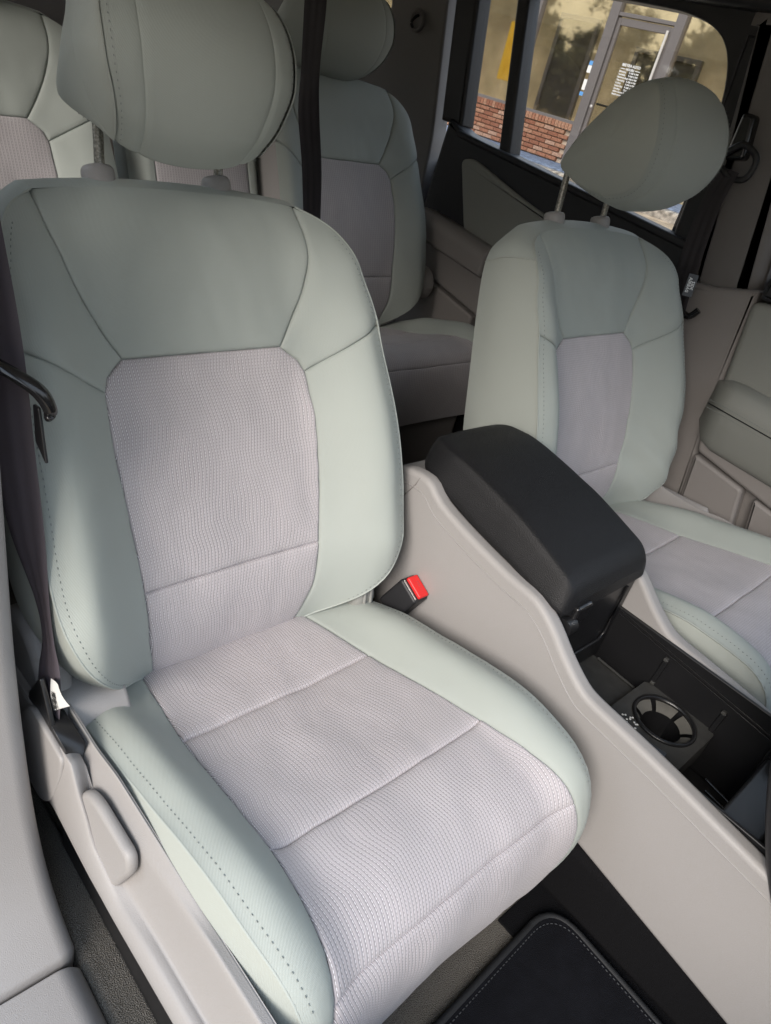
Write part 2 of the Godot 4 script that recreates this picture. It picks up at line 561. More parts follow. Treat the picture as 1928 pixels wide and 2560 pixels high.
# patch between two outlines (left, right) of the front of a cushion; edge flags mark the seams that are drawn in
func patch(fn: Callable, lft: Array, rgt: Array, seams: Array, ns: int, nt: int, g := 0.0035, w := 0.010) -> Mb:
	var L := resample(lft, nt)
	var R := resample(rgt, nt)
	var lt := 0.0
	for j in nt: lt += (L[j] as Vector2).distance_to(L[j + 1])
	var rows := []
	var uvs := []
	var jj := []
	for j in nt + 1: jj.append(float(j))
	for k in 3:   # extra rows near the ends for the seams
		jj.append([0.07, 0.18, 0.42][k]); jj.append(nt - [0.07, 0.18, 0.42][k])
	jj.sort()
	var ii := []
	for i in ns + 1: ii.append(float(i))
	for k in 3:
		ii.append([0.09, 0.22, 0.5][k]); ii.append(ns - [0.09, 0.22, 0.5][k])
	ii.sort()
	for f in jj:
		var j := int(f)
		var fr: float = f - j
		var a: Vector2 = L[j] if j == nt else (L[j] as Vector2).lerp(L[j + 1], fr)
		var b: Vector2 = R[j] if j == nt else (R[j] as Vector2).lerp(R[j + 1], fr)
		var wid := a.distance_to(b)
		var row := []
		var uv := []
		for q in ii:
			var x: float = q / ns
			var p := a.lerp(b, x)
			var sink := 0.0
			var tt: float = f / nt
			if seams[0]: sink = maxf(sink, exp(-x * wid / w) + 1.1 * exp(-x * wid / 0.0016))
			if seams[1]: sink = maxf(sink, exp(-(1.0 - x) * wid / w) + 1.1 * exp(-(1.0 - x) * wid / 0.0016))
			if seams[2]: sink = maxf(sink, exp(-tt * lt / w) + 1.1 * exp(-tt * lt / 0.0016))
			if seams[3]: sink = maxf(sink, exp(-(1.0 - tt) * lt / w) + 1.1 * exp(-(1.0 - tt) * lt / 0.0016))
			row.append((fn as Callable).call(p, sink * g * (1.0 + 110.0 * wob(p.x * 3.0, p.y * 4.0, 3.0))))
			uv.append(p / 0.30)
		rows.append(row); uvs.append(uv)
	# tuck the border in behind the neighbours
	var m := Mb.new()
	var top := []
	var bot := []
	var all := []
	for r in rows: all.append(r)
	m.grid(all, uvs)
	return m

func mirror(a: Array) -> Array:
	var o := []
	for p in a: o.append(Vector2(-p.x, p.y))
	return o

func stitches(path: Array, step: float, size: Vector3, up: Vector3) -> Mb:
	var m := Mb.new()
	var total := 0.0
	for i in path.size() - 1: total += path[i].distance_to(path[i + 1])
	var n := int(total / step)
	for i in n:
		var a: Vector3 = along(path, (i + 0.2) / n)
		var b: Vector3 = along(path, (i + 0.8) / n)
		var z := (b - a).normalized()
		var x := z.cross(up).normalized()
		m.rbox(Transform3D(Basis(x, z.cross(x), z), (a + b) / 2), size / 2, size.y * 0.45, 1)
	return m

func headrest(s: Seat, root: Node3D, off: Vector3, cloth: Material, side: Material, detail: bool):
	var prof := [V2(0.050, 0.247), V2(0.095, 0.248), V2(0.135, 0.268), V2(0.160, 0.305), V2(0.168, 0.345), V2(0.163, 0.388), V2(0.148, 0.415), V2(0.118, 0.422), V2(0.085, 0.408), V2(0.040, 0.376), V2(0.0, 0.340), V2(-0.024, 0.310), V2(-0.016, 0.290), V2(0.015, 0.265), V2(0.050, 0.247)]
	for i in prof.size(): prof[i] = V2(prof[i].x - s.hr_back - s.hr_thin * smoothstep(0.0, 0.12, prof[i].x), prof[i].y + s.hr_up)
	var ctr := V2(0.085 - s.hr_back - 0.5 * s.hr_thin, 0.335 + s.hr_up)
	var loop := cr(prof, 8)
	loop.resize(loop.size() - 1)
	var cnt := loop.size()
	# half width of the band along the profile: narrow at the bottom, widest in the middle, narrower on top
	var half := func(p: Vector2) -> float:
		var q: float = p.y - s.hr_up
		var w := tab(q, [V2(0.24, 0.098), V2(0.27, 0.119), V2(0.31, 0.134), V2(0.36, 0.136), V2(0.40, 0.128), V2(0.435, 0.108)])
		return w * s.hr_wide * (1.0 + (0.11 * (1.0 - smoothstep(-0.02, 0.07, p.x)) if s.hr_thin > 0.05 else 0.0))
	var widths := []
	for p in loop: widths.append((half as Callable).call(p))
	for pass_no in 10:
		var nw := []
		for i in cnt: nw.append((widths[(i - 1 + cnt) % cnt] + 2.0 * widths[i] + widths[(i + 1) % cnt]) / 4.0)
		widths = nw
	var hr := part("headrest", null, cloth, root, off)
	var strips := [[-1.0, -0.70], [-0.70, 0.70], [0.70, 1.0]]
	var band := Mb.new()
	var names := ["headrest_strip", "headrest_panel", "headrest_strip"]
	for k in 3:
		var m := Mb.new()
		var rows := []
		var nn := 16 if k == 1 else 3
		for i in cnt + 1:
			var p: Vector2 = loop[i % cnt]
			var hw: float = widths[i % cnt]
			var out := (p - ctr).normalized()
			var row := []
			for j in nn + 7:
				var fx := clampf(float(j - 3) / nn, 0.0, 1.0)
				if j < 3: fx = [0.0, 0.0012, 0.003][j] / (hw * (strips[k][1] - strips[k][0]))
				elif j == 3: fx = 0.007 / (hw * (strips[k][1] - strips[k][0]))
				elif j > nn + 3: fx = 1.0 - [0.003, 0.0012, 0.0][j - nn - 4] / (hw * (strips[k][1] - strips[k][0]))
				elif j == nn + 3: fx = 1.0 - 0.007 / (hw * (strips[k][1] - strips[k][0]))
				var x := lerpf(strips[k][0], strips[k][1], fx)
				var crown := 0.016 * (1.0 - x * x) - 0.006 * pow(absf(x), 6.0)
				var e := minf(absf(x - strips[k][0]), absf(x - strips[k][1])) * hw
				crown -= 0.0022 * exp(-e / 0.007) + 0.0006 * exp(-e / 0.0014)
				row.append(s.at(x * hw, p.y + out.y * crown, p.x + out.x * crown))
			rows.append(row)
		m.grid(rows)
		var c := s.at(0, ctr.y, ctr.x)
		if k == 1: hr.mesh = m.done(c)
		else: part("side_strip", m.done(c), cloth, hr)
	for sg in [-1.0, 1.0]:
		var m := Mb.new()
		var rows := []
		for r in 8:
			var f := 1.0 - pow(float(r) / 7.0, 1.3)
			var row := []
			for i in cnt + 1:
				var p: Vector2 = loop[i % cnt]
				var hw: float = widths[i % cnt]
				var q := ctr.lerp(p, f)
				var out := (p - ctr).normalized()
				var e: float = (1.0 - f)
				var crown := -0.0045 * exp(-e / 0.06) * f
				var bul := 0.016 * (1.0 - f * f)
				row.append(s.at(sg * (lerpf(0.134 * s.hr_wide, hw, pow(f, 1.5)) + bul), q.y + out.y * crown, q.x + out.x * crown))
			rows.append(row)
		m.grid(rows)
		part("side_panel", m.done(s.at(0, ctr.y, ctr.x)), side, hr)
		if detail:
			var path := []
			for i in cnt + 1:
				var p: Vector2 = loop[i % cnt]
				var out := (p - ctr).normalized()
				var hw: float = widths[i % cnt]
				path.append(s.at(sg * (hw * 0.945), p.y + out.y * -0.0005, p.x + out.x * -0.0005))
			var st := part("stitching", stitches(path, 0.0075, V3(0.0009, 0.0009, 0.0022), V3(1, 0, 0)).done(), M.dark_thread, hr)
			st.set_meta("kind", "stuff")
	for sg in [-1.0, 1.0]:
		var m := Mb.new()
		m.tube([s.at(sg * 0.0825, 0.20, -0.064), s.at(sg * 0.0825, 0.27 + s.hr_up, -0.046), s.at(sg * 0.0825, 0.33 + s.hr_up, -0.030)], 0.0062, 12)
		var post := part("headrest_post", m.done(), M.worn_chrome, root, off)
		var b := Mb.new()
		var a := deg_to_rad(s.tilt)
		b.lathe(Transform3D(Basis(V3(1, 0, 0), V3(0, cos(a), -sin(a)), V3(0, sin(a), cos(a))), s.at(sg * 0.0825, 0.2265, -0.062)), [V2(0.007, 0.0065), V2(0.012, 0.007), V2(0.017, 0.0055), V2(0.0195, 0.002), V2(0.0200, -0.003), V2(0.019, -0.02)], 20)
		part("post_sleeve", b.done(s.at(sg * 0.0825, 0.215, -0.046)), M.plastic, root, off)

func backrest(s: Seat, root: Node3D, off: Vector3, cloth: Material, side: Material, rib: Material, detail: bool):
	var pw := s.panel
	var fn := func(p: Vector2, sink: float) -> Vector3: return back_pt(s, p, sink)
	var deep := s.at(0, -0.1, -0.3)
	# outlines on the right half
	var low := [V2(0.118 * pw, -0.430), V2(0.135 * pw, -0.36), V2(0.139 * pw, -0.29)]
	var side_r := [V2(0.139 * pw, -0.29), V2(0.147 * pw, -0.20), V2(0.152 * pw, -0.10), V2(0.148 * pw, -0.037)]
	var chamf := [V2(0.148 * pw, -0.037), V2(0.140 * pw, -0.020), V2(0.1155 * pw, 0.0)]
	var yoke := cr([V2(0.1155 * pw, 0.0), V2(0.144 * pw, 0.046), V2(0.166, 0.095), V2(0.178, 0.145), V2(0.181, 0.192)], 5)
	var w := s.wide
	var outer_low := cr([V2(0.125 * w, -0.425), V2(0.175 * w, -0.405), V2(0.222 * w, -0.370), V2(0.252 * w, -0.320), V2(0.266 * w, -0.250), V2(0.266 * w, -0.15), V2(0.262 * w, -0.07), V2(0.257 * w, 0.020)], 4)
	var outer_up := cr([V2(0.257 * w, 0.020), V2(0.250 * w, 0.075), V2(0.238 * w, 0.130), V2(0.216 * w, 0.168), V2(0.181, 0.192)], 4)
	var lower: Array = low.duplicate(); lower.reverse()
	part("lumbar_panel", patch(fn, mirror(low), low, [true, true, false, true], 28, 16).done(deep), rib, root, off)
	var full_r: Array = side_r + chamf.slice(1)
	part("backrest_panel", patch(fn, mirror(full_r), full_r, [true, true, true, true], 30, 34).done(deep), rib, root, off)
	var fn_up := func(p: Vector2, sink: float) -> Vector3:
		var k := 0.013 * pow(clampf(p.y / 0.192, 0.0, 1.0), 3.0) * (1.0 - pow(minf(absf(p.x) / 0.181, 1.0), 2.2))
		return back_pt(s, V2(p.x, p.y + k), sink)
	part("upper_backrest", patch(fn_up, mirror(yoke), yoke, [true, true, true, false], 30, 20).done(deep), cloth, root, off)
	var inner: Array = low + side_r.slice(1)
	var up_in: Array = chamf + yoke.slice(1)
	for sg in [-1, 1]:
		var a: Array = inner if sg > 0 else mirror(inner)
		var b: Array = outer_low if sg > 0 else mirror(outer_low)
		part("backrest_bolster", patch(fn, a, b, [true, false, false, true], 14, 34).done(deep), cloth, root, off)
		var c: Array = up_in if sg > 0 else mirror(up_in)
		var d: Array = outer_up if sg > 0 else mirror(outer_up)
		part("backrest_shoulder", patch(fn, c, d, [true, false, true, false], 14, 24).done(deep), cloth, root, off)
	# gusset round the edge: side pieces, the caps of the shoulders, and the piece over the top
	var rim: Array = resample(outer_low + outer_up.slice(1), 60)
	var cut := 53
	var loop: Array = rim.duplicate()
	for i in range(1, 24): loop.append(V2(lerpf(0.181, -0.181, i / 24.0), 0.192 + 0.013 * (1.0 - pow(absf(1.0 - i / 12.0), 2.2))))
	for i in range(60, -1, -1): loop.append(V2(-rim[i].x, rim[i].y))
	var rows_all := []
	for i in loop.size():
		var p: Vector2 = loop[i]
		var t0: Vector2 = loop[max(i - 2, 0)]
		var t1: Vector2 = loop[min(i + 2, loop.size() - 1)]
		var tg := (t1 - t0).normalized()
		var nr := Vector2(tg.y, -tg.x)
		var d0 := back_depth(s, p.x, p.y)
		var d1 := -0.100 - 0.02 * smoothstep(0.1, -0.3, p.y)
		var q := V2(p.x * 0.97, p.y)
		var over := smoothstep(0.17, 0.195, p.y)
		var row := []
		for k in 13:
			var f := k / 12.0
			var o := lerpf(0.014, 0.017, over) * sin(PI * f) - 0.0015 * exp(-f * 12.0) * (1.0 - over)
			var pp := p.lerp(q, f) + nr * o
			row.append(s.at(pp.x, pp.y, lerpf(d0 - 0.001 * (1.0 - over), d1, f)))
		rows_all.append(row)
	var last := loop.size() - 1
	for g in [[0, cut, "side_panel", side], [cut, 60, "shoulder_cap", cloth], [60, last - 60, "top_cap", cloth], [last - 60, last - cut, "shoulder_cap", cloth], [last - cut, last, "side_panel", side]]:
		var m := Mb.new()
		m.grid(rows_all.slice(g[0], g[1] + 1))
		part(g[2], m.done(s.at(0, -0.1, -0.05)), g[3], root, off)
	if detail:
		for sg in [-1, 1]:
			var path := []
			var pipe := []
			for p in rim:
				var q := V2(p.x * sg, p.y)
				var c := V2(q.x * 0.965, q.y - 0.004 if q.y > 0.1 else q.y)
				path.append(back_pt(s, c, -0.0004))
				pipe.append(back_pt(s, q, 0.0008))
			var st := part("stitching", stitches(path.slice(6, 56), 0.0080, V3(0.0010, 0.0010, 0.0028), s.at(0, 0, 1) - s.at(0, 0, 0)).done(), M.dark_thread, root, off)
			st.set_meta("kind", "stuff")
			var pm := Mb.new()
			pm.tube(pipe, 0.0016, 6)
			part("seam_piping", pm.done(), M.cloth, root, off)
			# seam between the side panel and the shoulder cap
			var ar := Mb.new()
			ar.tube(rows_all[cut if sg > 0 else last - cut], 0.0014, 6)
			part("seam_piping", ar.done(), side, root, off)
	# the shell behind
	var bm := Mb.new()
	var rows := []
	for p in rim:
		var row := []
		for k in 9:
			var x := lerpf(-1, 1, k / 8.0)
			row.append(s.at(p.x * 0.97 * x, p.y, -0.100 - 0.02 * smoothstep(0.1, -0.3, p.y) - 0.02 * (1.0 - x * x)))
		rows.append(row)
	bm.grid(rows)
	part("back_shell", bm.done(s.at(0, 0, 0.2)), M.plastic, root, off)

# ---- cushion: t runs along the profile from the back over the front lip
const CUSHION := [Vector2(-0.72, 0.695), Vector2(-0.65, 0.724), Vector2(-0.506, 0.748), Vector2(-0.40, 0.772), Vector2(-0.307, 0.790), Vector2(-0.235, 0.793), Vector2(-0.185, 0.781), Vector2(-0.157, 0.750), Vector2(-0.145, 0.700), Vector2(-0.146, 0.640), Vector2(-0.156, 0.580), Vector2(-0.172, 0.535)]

var cushion_line := []

func cushion_pt(u: float, t: float, sink: float, zs: float, shift: Vector3) -> Vector3:
	# t in metres along the profile
	if cushion_line.is_empty(): cushion_line = cr(CUSHION, 8)
	var w := t
	var p: Vector2 = cushion_line[-1]
	var tg := Vector2(-0.3, -1).normalized()
	for i in cushion_line.size() - 1:
		var a: Vector2 = cushion_line[i]
		var b: Vector2 = cushion_line[i + 1]
		var l := a.distance_to(b)
		if w <= l:
			p = a.lerp(b, w / l)
			var c: Vector2 = cushion_line[max(i - 1, 0)]
			var d: Vector2 = cushion_line[min(i + 2, cushion_line.size() - 1)]
			tg = (d - c).normalized()
			break
		w -= l
	var nr := Vector2(-tg.y, tg.x)
	var a := absf(u)
	var lift := 0.0
	var hgt := tab(t, [V2(0.0, 0.0), V2(0.08, 0.012), V2(0.22, 0.036), V2(0.42, 0.036), V2(0.52, 0.026), V2(0.60, 0.012), V2(0.75, 0.0)])
	lift += hgt * smoothstep(0.150, 0.212, a)
	lift -= 0.010 * smoothstep(0.215, 0.250, a)
	lift -= 0.004 * (1.0 - pow(minf(a / 0.16, 1.0), 2.0))
	lift -= sink
	lift += wob(u, t, 40.0 + shift.z * 10.0)
	var q := p + nr * lift
	return Vector3(u, q.y, (q.x + 0.145) * zs - 0.145) + shift

func cushion(root: Node3D, off: Vector3, cloth: Material, side: Material, rib: Material, detail: bool, zs := 1.0, shift := Vector3.ZERO):
	var fn := func(p: Vector2, sink: float) -> Vector3: return cushion_pt(p.x, p.y, sink, zs, shift)
	var deep := V3(0, 0.4, -0.45) + shift
	var T1 := 0.2198
	var T2 := 0.4240
	var T3 := 0.575
	var TE := 0.735
	var pr := [V2(0.128, 0.0), V2(0.138, 0.075), V2(0.154, T1)]
	var pr2 := [V2(0.154, T1), V2(0.162, 0.33), V2(0.169, T2)]
	var pr3 := cr([V2(0.169, T2), V2(0.180, 0.50), V2(0.196, T3)], 4)
	var pr4 := cr([V2(0.196, T3), V2(0.206, 0.62), V2(0.208, 0.68), V2(0.206, TE)], 4)
	part("seat_panel", patch(fn, mirror(pr), pr, [true, true, false, true], 28, 14).done(deep), rib, root, off)
	part("seat_panel", patch(fn, mirror(pr2), pr2, [true, true, true, true], 28, 16).done(deep), rib, root, off)
	part("seat_panel", patch(fn, mirror(pr3), pr3, [true, true, true, true], 30, 14, 0.003).done(deep), rib, root, off)
	part("seat_front_panel", patch(fn, mirror(pr4), pr4, [true, true, true, false], 30, 18, 0.003).done(deep), rib, root, off)
	var inn: Array = pr + pr2.slice(1) + pr3.slice(1) + pr4.slice(1)
	var outl := cr([V2(0.205, 0.03), V2(0.230, 0.075), V2(0.243, 0.15), V2(0.246, 0.30), V2(0.245, 0.42), V2(0.241, 0.50), V2(0.232, 0.57), V2(0.225, 0.64), V2(0.218, 0.70), V2(0.214, TE)], 4)
	for sg in [-1, 1]:
		var a: Array = inn if sg > 0 else mirror(inn)
		var b: Array = outl if sg > 0 else mirror(outl)
		part("seat_bolster", patch(fn, a, b, [true, false, false, false], 12, 44).done(deep), cloth, root, off)
		# cloth hanging down the outside of the bolster
		var m := Mb.new()
		var rows := []
		var path := []
		var pipe := []
		for p in resample(outl, 50):
			var e := cushion_pt(p.x * sg, p.y, 0.002, zs, shift)
			var row := [e]
			var drop := clampf(e.y - 0.60 - shift.y, 0.02, 0.17)
			for k in 8:
				var f := (k + 1) / 8.0
				row.append(e + V3(sg * (0.019 * sin(minf(f * 3.0, 1.0) * PI / 2) * smoothstep(0.0, 0.06, drop) - 0.010 * f), -drop * f, (-0.012 * f if p.y > 0.5 else 0.0)))
			rows.append(row)
			path.append(cushion_pt(p.x * sg * 0.958, p.y, -0.0007, zs, shift))
			pipe.append(e)
		m.grid(rows)
		part("seat_side", m.done(deep), side, root, off)
		if detail:
			var st := part("stitching", stitches(path.slice(2, 39), 0.0075, V3(0.0011, 0.0010, 0.0025), V3(0, 1, 0)).done(), M.dark_thread, root, off)
			st.set_meta("kind", "stuff")
			var pm := Mb.new()
			pm.tube(pipe, 0.0018, 6)
			part("seam_piping", pm.done(), M.cloth, root, off)

# the outboard plastic cover of the near seat: sections along z, each a profile in (x, y)
func valance(root: Node3D, off: Vector3, sg: float, cx: float):
	var m := Mb.new()
	var rows := []
	var nz := 72
	for i in nz + 1:
		var z := lerpf(-0.74, -0.02, float(i) / nz)
		var pk := smoothstep(-0.525, -0.480, z)          # the pocket for the lever opens here
		var top := tab(z, [V2(-0.74, 0.76), V2(-0.66, 0.780), V2(-0.60, 0.775), V2(-0.53, 0.776), V2(-0.47, 0.785), V2(-0.02, 0.790)])
		var rdg := tab(z, [V2(-0.74, 0.74), V2(-0.53, 0.752), V2(-0.47, 0.752), V2(-0.41, 0.762), V2(-0.33, 0.775), V2(-0.26, 0.787), V2(-0.02, 0.788)])
		var rec := lerpf(0.765, tab(z, [V2(-0.50, 0.686), V2(-0.35, 0.690), V2(-0.02, 0.704)]), pk)
		var bul := tab(z, [V2(-0.74, 0.752), V2(-0.60, 0.768), V2(-0.52, 0.774), V2(-0.490, 0.735), V2(-0.455, 0.694), V2(-0.40, 0.678), V2(-0.32, 0.687), V2(-0.02, 0.708)])
		var bot := tab(z, [V2(-0.74, 0.60), V2(-0.56, 0.642), V2(-0.46, 0.636), V2(-0.02, 0.670)])
		var prof := [V2(-0.2525, top - 0.10), V2(-0.2528, top - 0.010), V2(-0.2545, top - 0.002), V2(-0.257, top - 0.001), V2(-0.261, lerpf(top, rdg, 0.5)), V2(-0.2655, rdg),
			V2(-0.2675, rdg - 0.012), V2(-0.2685, lerpf(rdg, rec, 0.6)), V2(-0.2715, rec), V2(-0.278, lerpf(rec, bul, 0.7)), V2(-0.284, bul), V2(-0.2885, bul - 0.006), V2(-0.291, lerpf(bul, bot, 0.5)), V2(-0.289, bot + 0.006), V2(-0.280, bot), V2(-0.262, bot + 0.004)]
		var row := []
		for p in cr(prof, 3): row.append(V3(p.x * sg, p.y, z))
		rows.append(row)
	m.grid(rows)
	part("side_cover", m.done(V3(-0.2 * sg, 0.66, -0.4)), M.plastic, root, off)
	if sg < 0: return
	# recliner hump rising behind, beside the foot of the backrest
	var h := Mb.new()
	h.slab(round_poly([V2(-0.775, 0.60), V2(-0.765, 0.80), V2(-0.722, 0.845), V2(-0.665, 0.838), V2(-0.622, 0.79), V2(-0.60, 0.70), V2(-0.62, 0.60)], 0.035, 6), -0.278 * sg, -0.238 * sg, 0.012, map_x, 4)
	part("recliner_cover", h.done(V3(-0.255 * sg, 0.7, -0.65)), M.plastic, root, off)
	var pl := Mb.new()
	pl.slab(round_poly([V2(-0.76, 0.60), V2(-0.74, 0.775), V2(-0.60, 0.778), V2(-0.572, 0.745), V2(-0.572, 0.60)], 0.02, 5), -0.262 * sg, -0.185 * sg, 0.006, map_x, 4)
	part("rear_ledge", pl.done(V3(-0.22 * sg, 0.7, -0.65)), M.plastic, root, off)
	# outer flap of the belt slot
	var f := Mb.new()
	f.slab(round_poly([V2(-0.672, 0.655), V2(-0.665, 0.715), V2(-0.622, 0.775), V2(-0.530, 0.772), V2(-0.535, 0.735), V2(-0.565, 0.655), V2(-0.60, 0.622), V2(-0.65, 0.630)], [0.02, 0.03, 0.02, 0.012, 0.03, 0.03, 0.02, 0.02], 6), -0.2925 * sg, -0.284 * sg, 0.0035, map_x, 4)
	part("belt_slot_cover", f.done(V3(-0.294 * sg, 0.70, -0.60)), M.plastic, root, off)
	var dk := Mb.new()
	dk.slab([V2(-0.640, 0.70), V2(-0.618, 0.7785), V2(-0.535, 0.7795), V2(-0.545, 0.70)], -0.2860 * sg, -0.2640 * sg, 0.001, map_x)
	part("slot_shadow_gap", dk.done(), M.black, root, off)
	# lever in the pocket
	var l := Mb.new()
	l.slab(round_poly([V2(-0.540, 0.672), V2(-0.526, 0.708), V2(-0.492, 0.757), V2(-0.470, 0.766), V2(-0.392, 0.768), V2(-0.386, 0.745), V2(-0.416, 0.677), V2(-0.470, 0.668), V2(-0.500, 0.655)], [0.01, 0.02, 0.012, 0.012, 0.012, 0.012, 0.006, 0.01, 0.01], 6), -0.270 * sg, -0.2835 * sg, 0.006, map_x, 4)
	part("seat_lever", l.done(V3(-0.277 * sg, 0.71, -0.46)), M.plastic, root, off)
	var lo := Mb.new()
	lo.box(V3(-0.262 * sg, 0.575, -0.30), V3(0.012, 0.15, 0.58), 0.004)
	part("rail_cover", lo.done(), M.black, root, off)

func front_seat(s: Seat, called: String, label: String, cx: float, sg: float, sh: Vector3) -> Node3D:
	var base := V3(cx, 0.48, -0.45) + V3(0, 0, sh.z)
	var root := thing(called, label, "car seat", base, "front seats")
	var off := V3(0, -0.48, 0.45 - sh.z)
	var rib: Material = M.rib if sg > 0 else M.rib
	backrest(s, root, off, M.cloth, M.cloth_side, rib, true)
	headrest(s, root, off, M.cloth, M.cloth_side, true)
	cushion(root, off, M.cloth, M.cloth_side, rib, true, 1.0, sh)
	valance(root, off + sh, sg, cx)
	# pedestal and rails under the seat
	var b := Mb.new()
	b.box(V3(0, 0.60, -0.50) + sh, V3(0.42, 0.12, 0.46), 0.02)
	part("seat_base", b.done(), M.black, root, off)
	for x in [-0.19, 0.19]:
		var r := Mb.new()
		r.box(V3(x, 0.505, -0.50) + sh, V3(0.05, 0.045, 0.54), 0.006)
		part("seat_rail", r.done(), M.black, root, off)
	# inner hinge cover next to the buckle
	var h := Mb.new()
	h.slab(round_poly([V2(-0.74, 0.58), V2(-0.74, 0.750), V2(-0.66, 0.776), V2(-0.580, 0.800), V2(-0.560, 0.775), V2(-0.60, 0.60)], 0.018, 6), 0.198 * sg, 0.240 * sg, 0.012, map_x)
	sh += V3(0, -0.010, -0.030)
	for i in h.v.size(): h.v[i] += sh
	for k in 2:
		var rg := Mb.new()
		var xr := (0.212 + 0.013 * k) * sg
		rg.tube([V3(xr, 0.776, -0.66) + sh, V3(xr, 0.7995, -0.582) + sh, V3(xr, 0.790, -0.566) + sh, V3(xr, 0.76, -0.5605) + sh], 0.0028, 8)
		part("cover_ridge", rg.done(), M.plastic_mid, root, off)
	part("hinge_cover", h.done(V3(0.22 * sg, 0.7, -0.66) + sh), M.plastic_mid, root, off)
	return root

func seats():
	var near := Seat.new()
	near.hr_thin = 0.075
	near.hr_wide = 0.90
	near.hr_up = -0.012
	var a := front_seat(near, "front_seat", "nearest seat, front seat with ribbed lavender-grey panels and its whole cushion in view", -0.43, 1.0, Vector3.ZERO)
	var far := Seat.new()
	far.p0 = Vector3(0, 1.115, -0.727)
	far.tilt = 20.0
	far.wide = 1.06
	var b := front_seat(far, "front_seat", "front seat on the far side of the black armrest, its headrest before the window", 0.43, -1.0, V3(0, 0.02, 0.07))
	# black airbag tag sewn into the far seat's outer edge
	var off := V3(0, -0.48, 0.45 - 0.07)
	var tg := Mb.new()
	var c := far.at(0.287, 0.095, 0.050)
	var tb := Basis(V3(0, 1, 0), -0.85) * Basis(V3(1, 0, 0), -0.25)
	tg.box(c, V3(0.022, 0.048, 0.0016), 0.0006, tb)
	var lab := part("airbag_tag", tg.done(), M.black, b, off, "small black cloth tag with white airbag lettering")
	for i in 2:
		var tm := TextMesh.new()
		tm.font = sysfont("Droid Sans", true)
		tm.text = ["SIDE", "AIRBAG"][i]
		tm.font_size = 16
		tm.pixel_size = 0.00055
		tm.depth = 0.0004
		var tp := part("tag_lettering", tm, M.lettering, lab, c + tb * V3([0.004, -0.004][i], 0, 0.0011))
		tp.basis = tb * Basis(V3(0, 0, 1), -PI / 2)
	# paper tag by the near seat's recliner
	var pg := Mb.new()
	var rows := []
	for i in 7:
		var f := i / 6.0
		var row := []
		for j in 5:
			var g := j / 4.0
			var yz := V2(0.829, -0.600).lerp(V2(0.784, -0.592), f).lerp(V2(0.846, -0.573).lerp(V2(0.843, -0.541), f), g)
			row.append(V3(-0.276 - 0.002 * sin(f * 3.0) - 0.003 * g * g, yz.x, yz.y))
		rows.append(row)
	pg.grid(rows)
	var paper := part("paper_tag", pg.done(), M.white, a, V3(0, -0.48, 0.45), "white paper tag with a barcode")
	var bars := Mb.new()
	for k in 9:
		bars.box(V3(-0.2795, 0.8215 - k * 0.0024, -0.585 + k * 0.0006), V3(0.0006, 0.0009 + 0.0006 * (k % 3), 0.012), 0.0002, Basis(V3(1, 0, 0), -0.5), 1)
	var bc := part("barcode", bars.done(), M.ink, paper)
	bc.set_meta("kind", "stuff")

	# second row: three places
	var spots := [[-0.47, 1.0, "rear bench seat behind the nearest seat, only its shoulder and ribbed panel showing"], [0.44, 0.94, "rear bench seat by the far door, dark belt hanging down its left side"], [0.02, 0.62, "narrow middle seat of the rear bench seen between the headrest posts"]]
	for i in 3:
		var s := Seat.new()
		s.p0 = V3(0, 1.235, -1.592)
		s.tilt = 24.0
		s.hb = 0.55
		s.wide = spots[i][1]
		s.panel = 1.0 if i < 2 else 0.9
		s.hr_up = -0.035
		s.hr_back = 0.10
		var root := thing("bench_seat", spots[i][2], "car seat", V3(spots[i][0], 0.48, -1.35), "second row seats")
		var o := V3(0, -0.48, 1.35)
		if i == 2:
			s.p0.z -= 0.015
			middle_back(s, root, o)
		else:
			backrest(s, root, o, M.cloth, M.plastic, M.fine_rib, false)
			headrest(s, root, o, M.cloth, M.cloth, false)
		var zsh := V3(0, 0.105, -0.965)
		if i < 2: cushion(root, o, M.cloth, M.cloth, M.fine_rib, false, 0.70, zsh)
		else: middle_cushion(root, o, zsh)
		var b2 := Mb.new()
		b2.box(V3(0, 0.63, -1.38), V3(0.44 if i < 2 else 0.30, 0.22, 0.44), 0.02)
		part("seat_base", b2.done(), M.plastic_dark, root, o)
		if i == 1:
			var hc := Mb.new()
			hc.lathe(Transform3D(Basis(V3(0, 0, 1), V3(-1, 0, 0), V3(0, 1, 0)).orthonormalized(), V3(0.265, 0.945, -1.50)), [V2(0.0, 0.03), V2(0.035, 0.03), V2(0.052, 0.022), V2(0.056, 0.0), V2(0.05, -0.03)], 24)
			part("hinge_cover", hc.done(V3(0.25, 0.945, -1.5)), M.plastic, root, o)

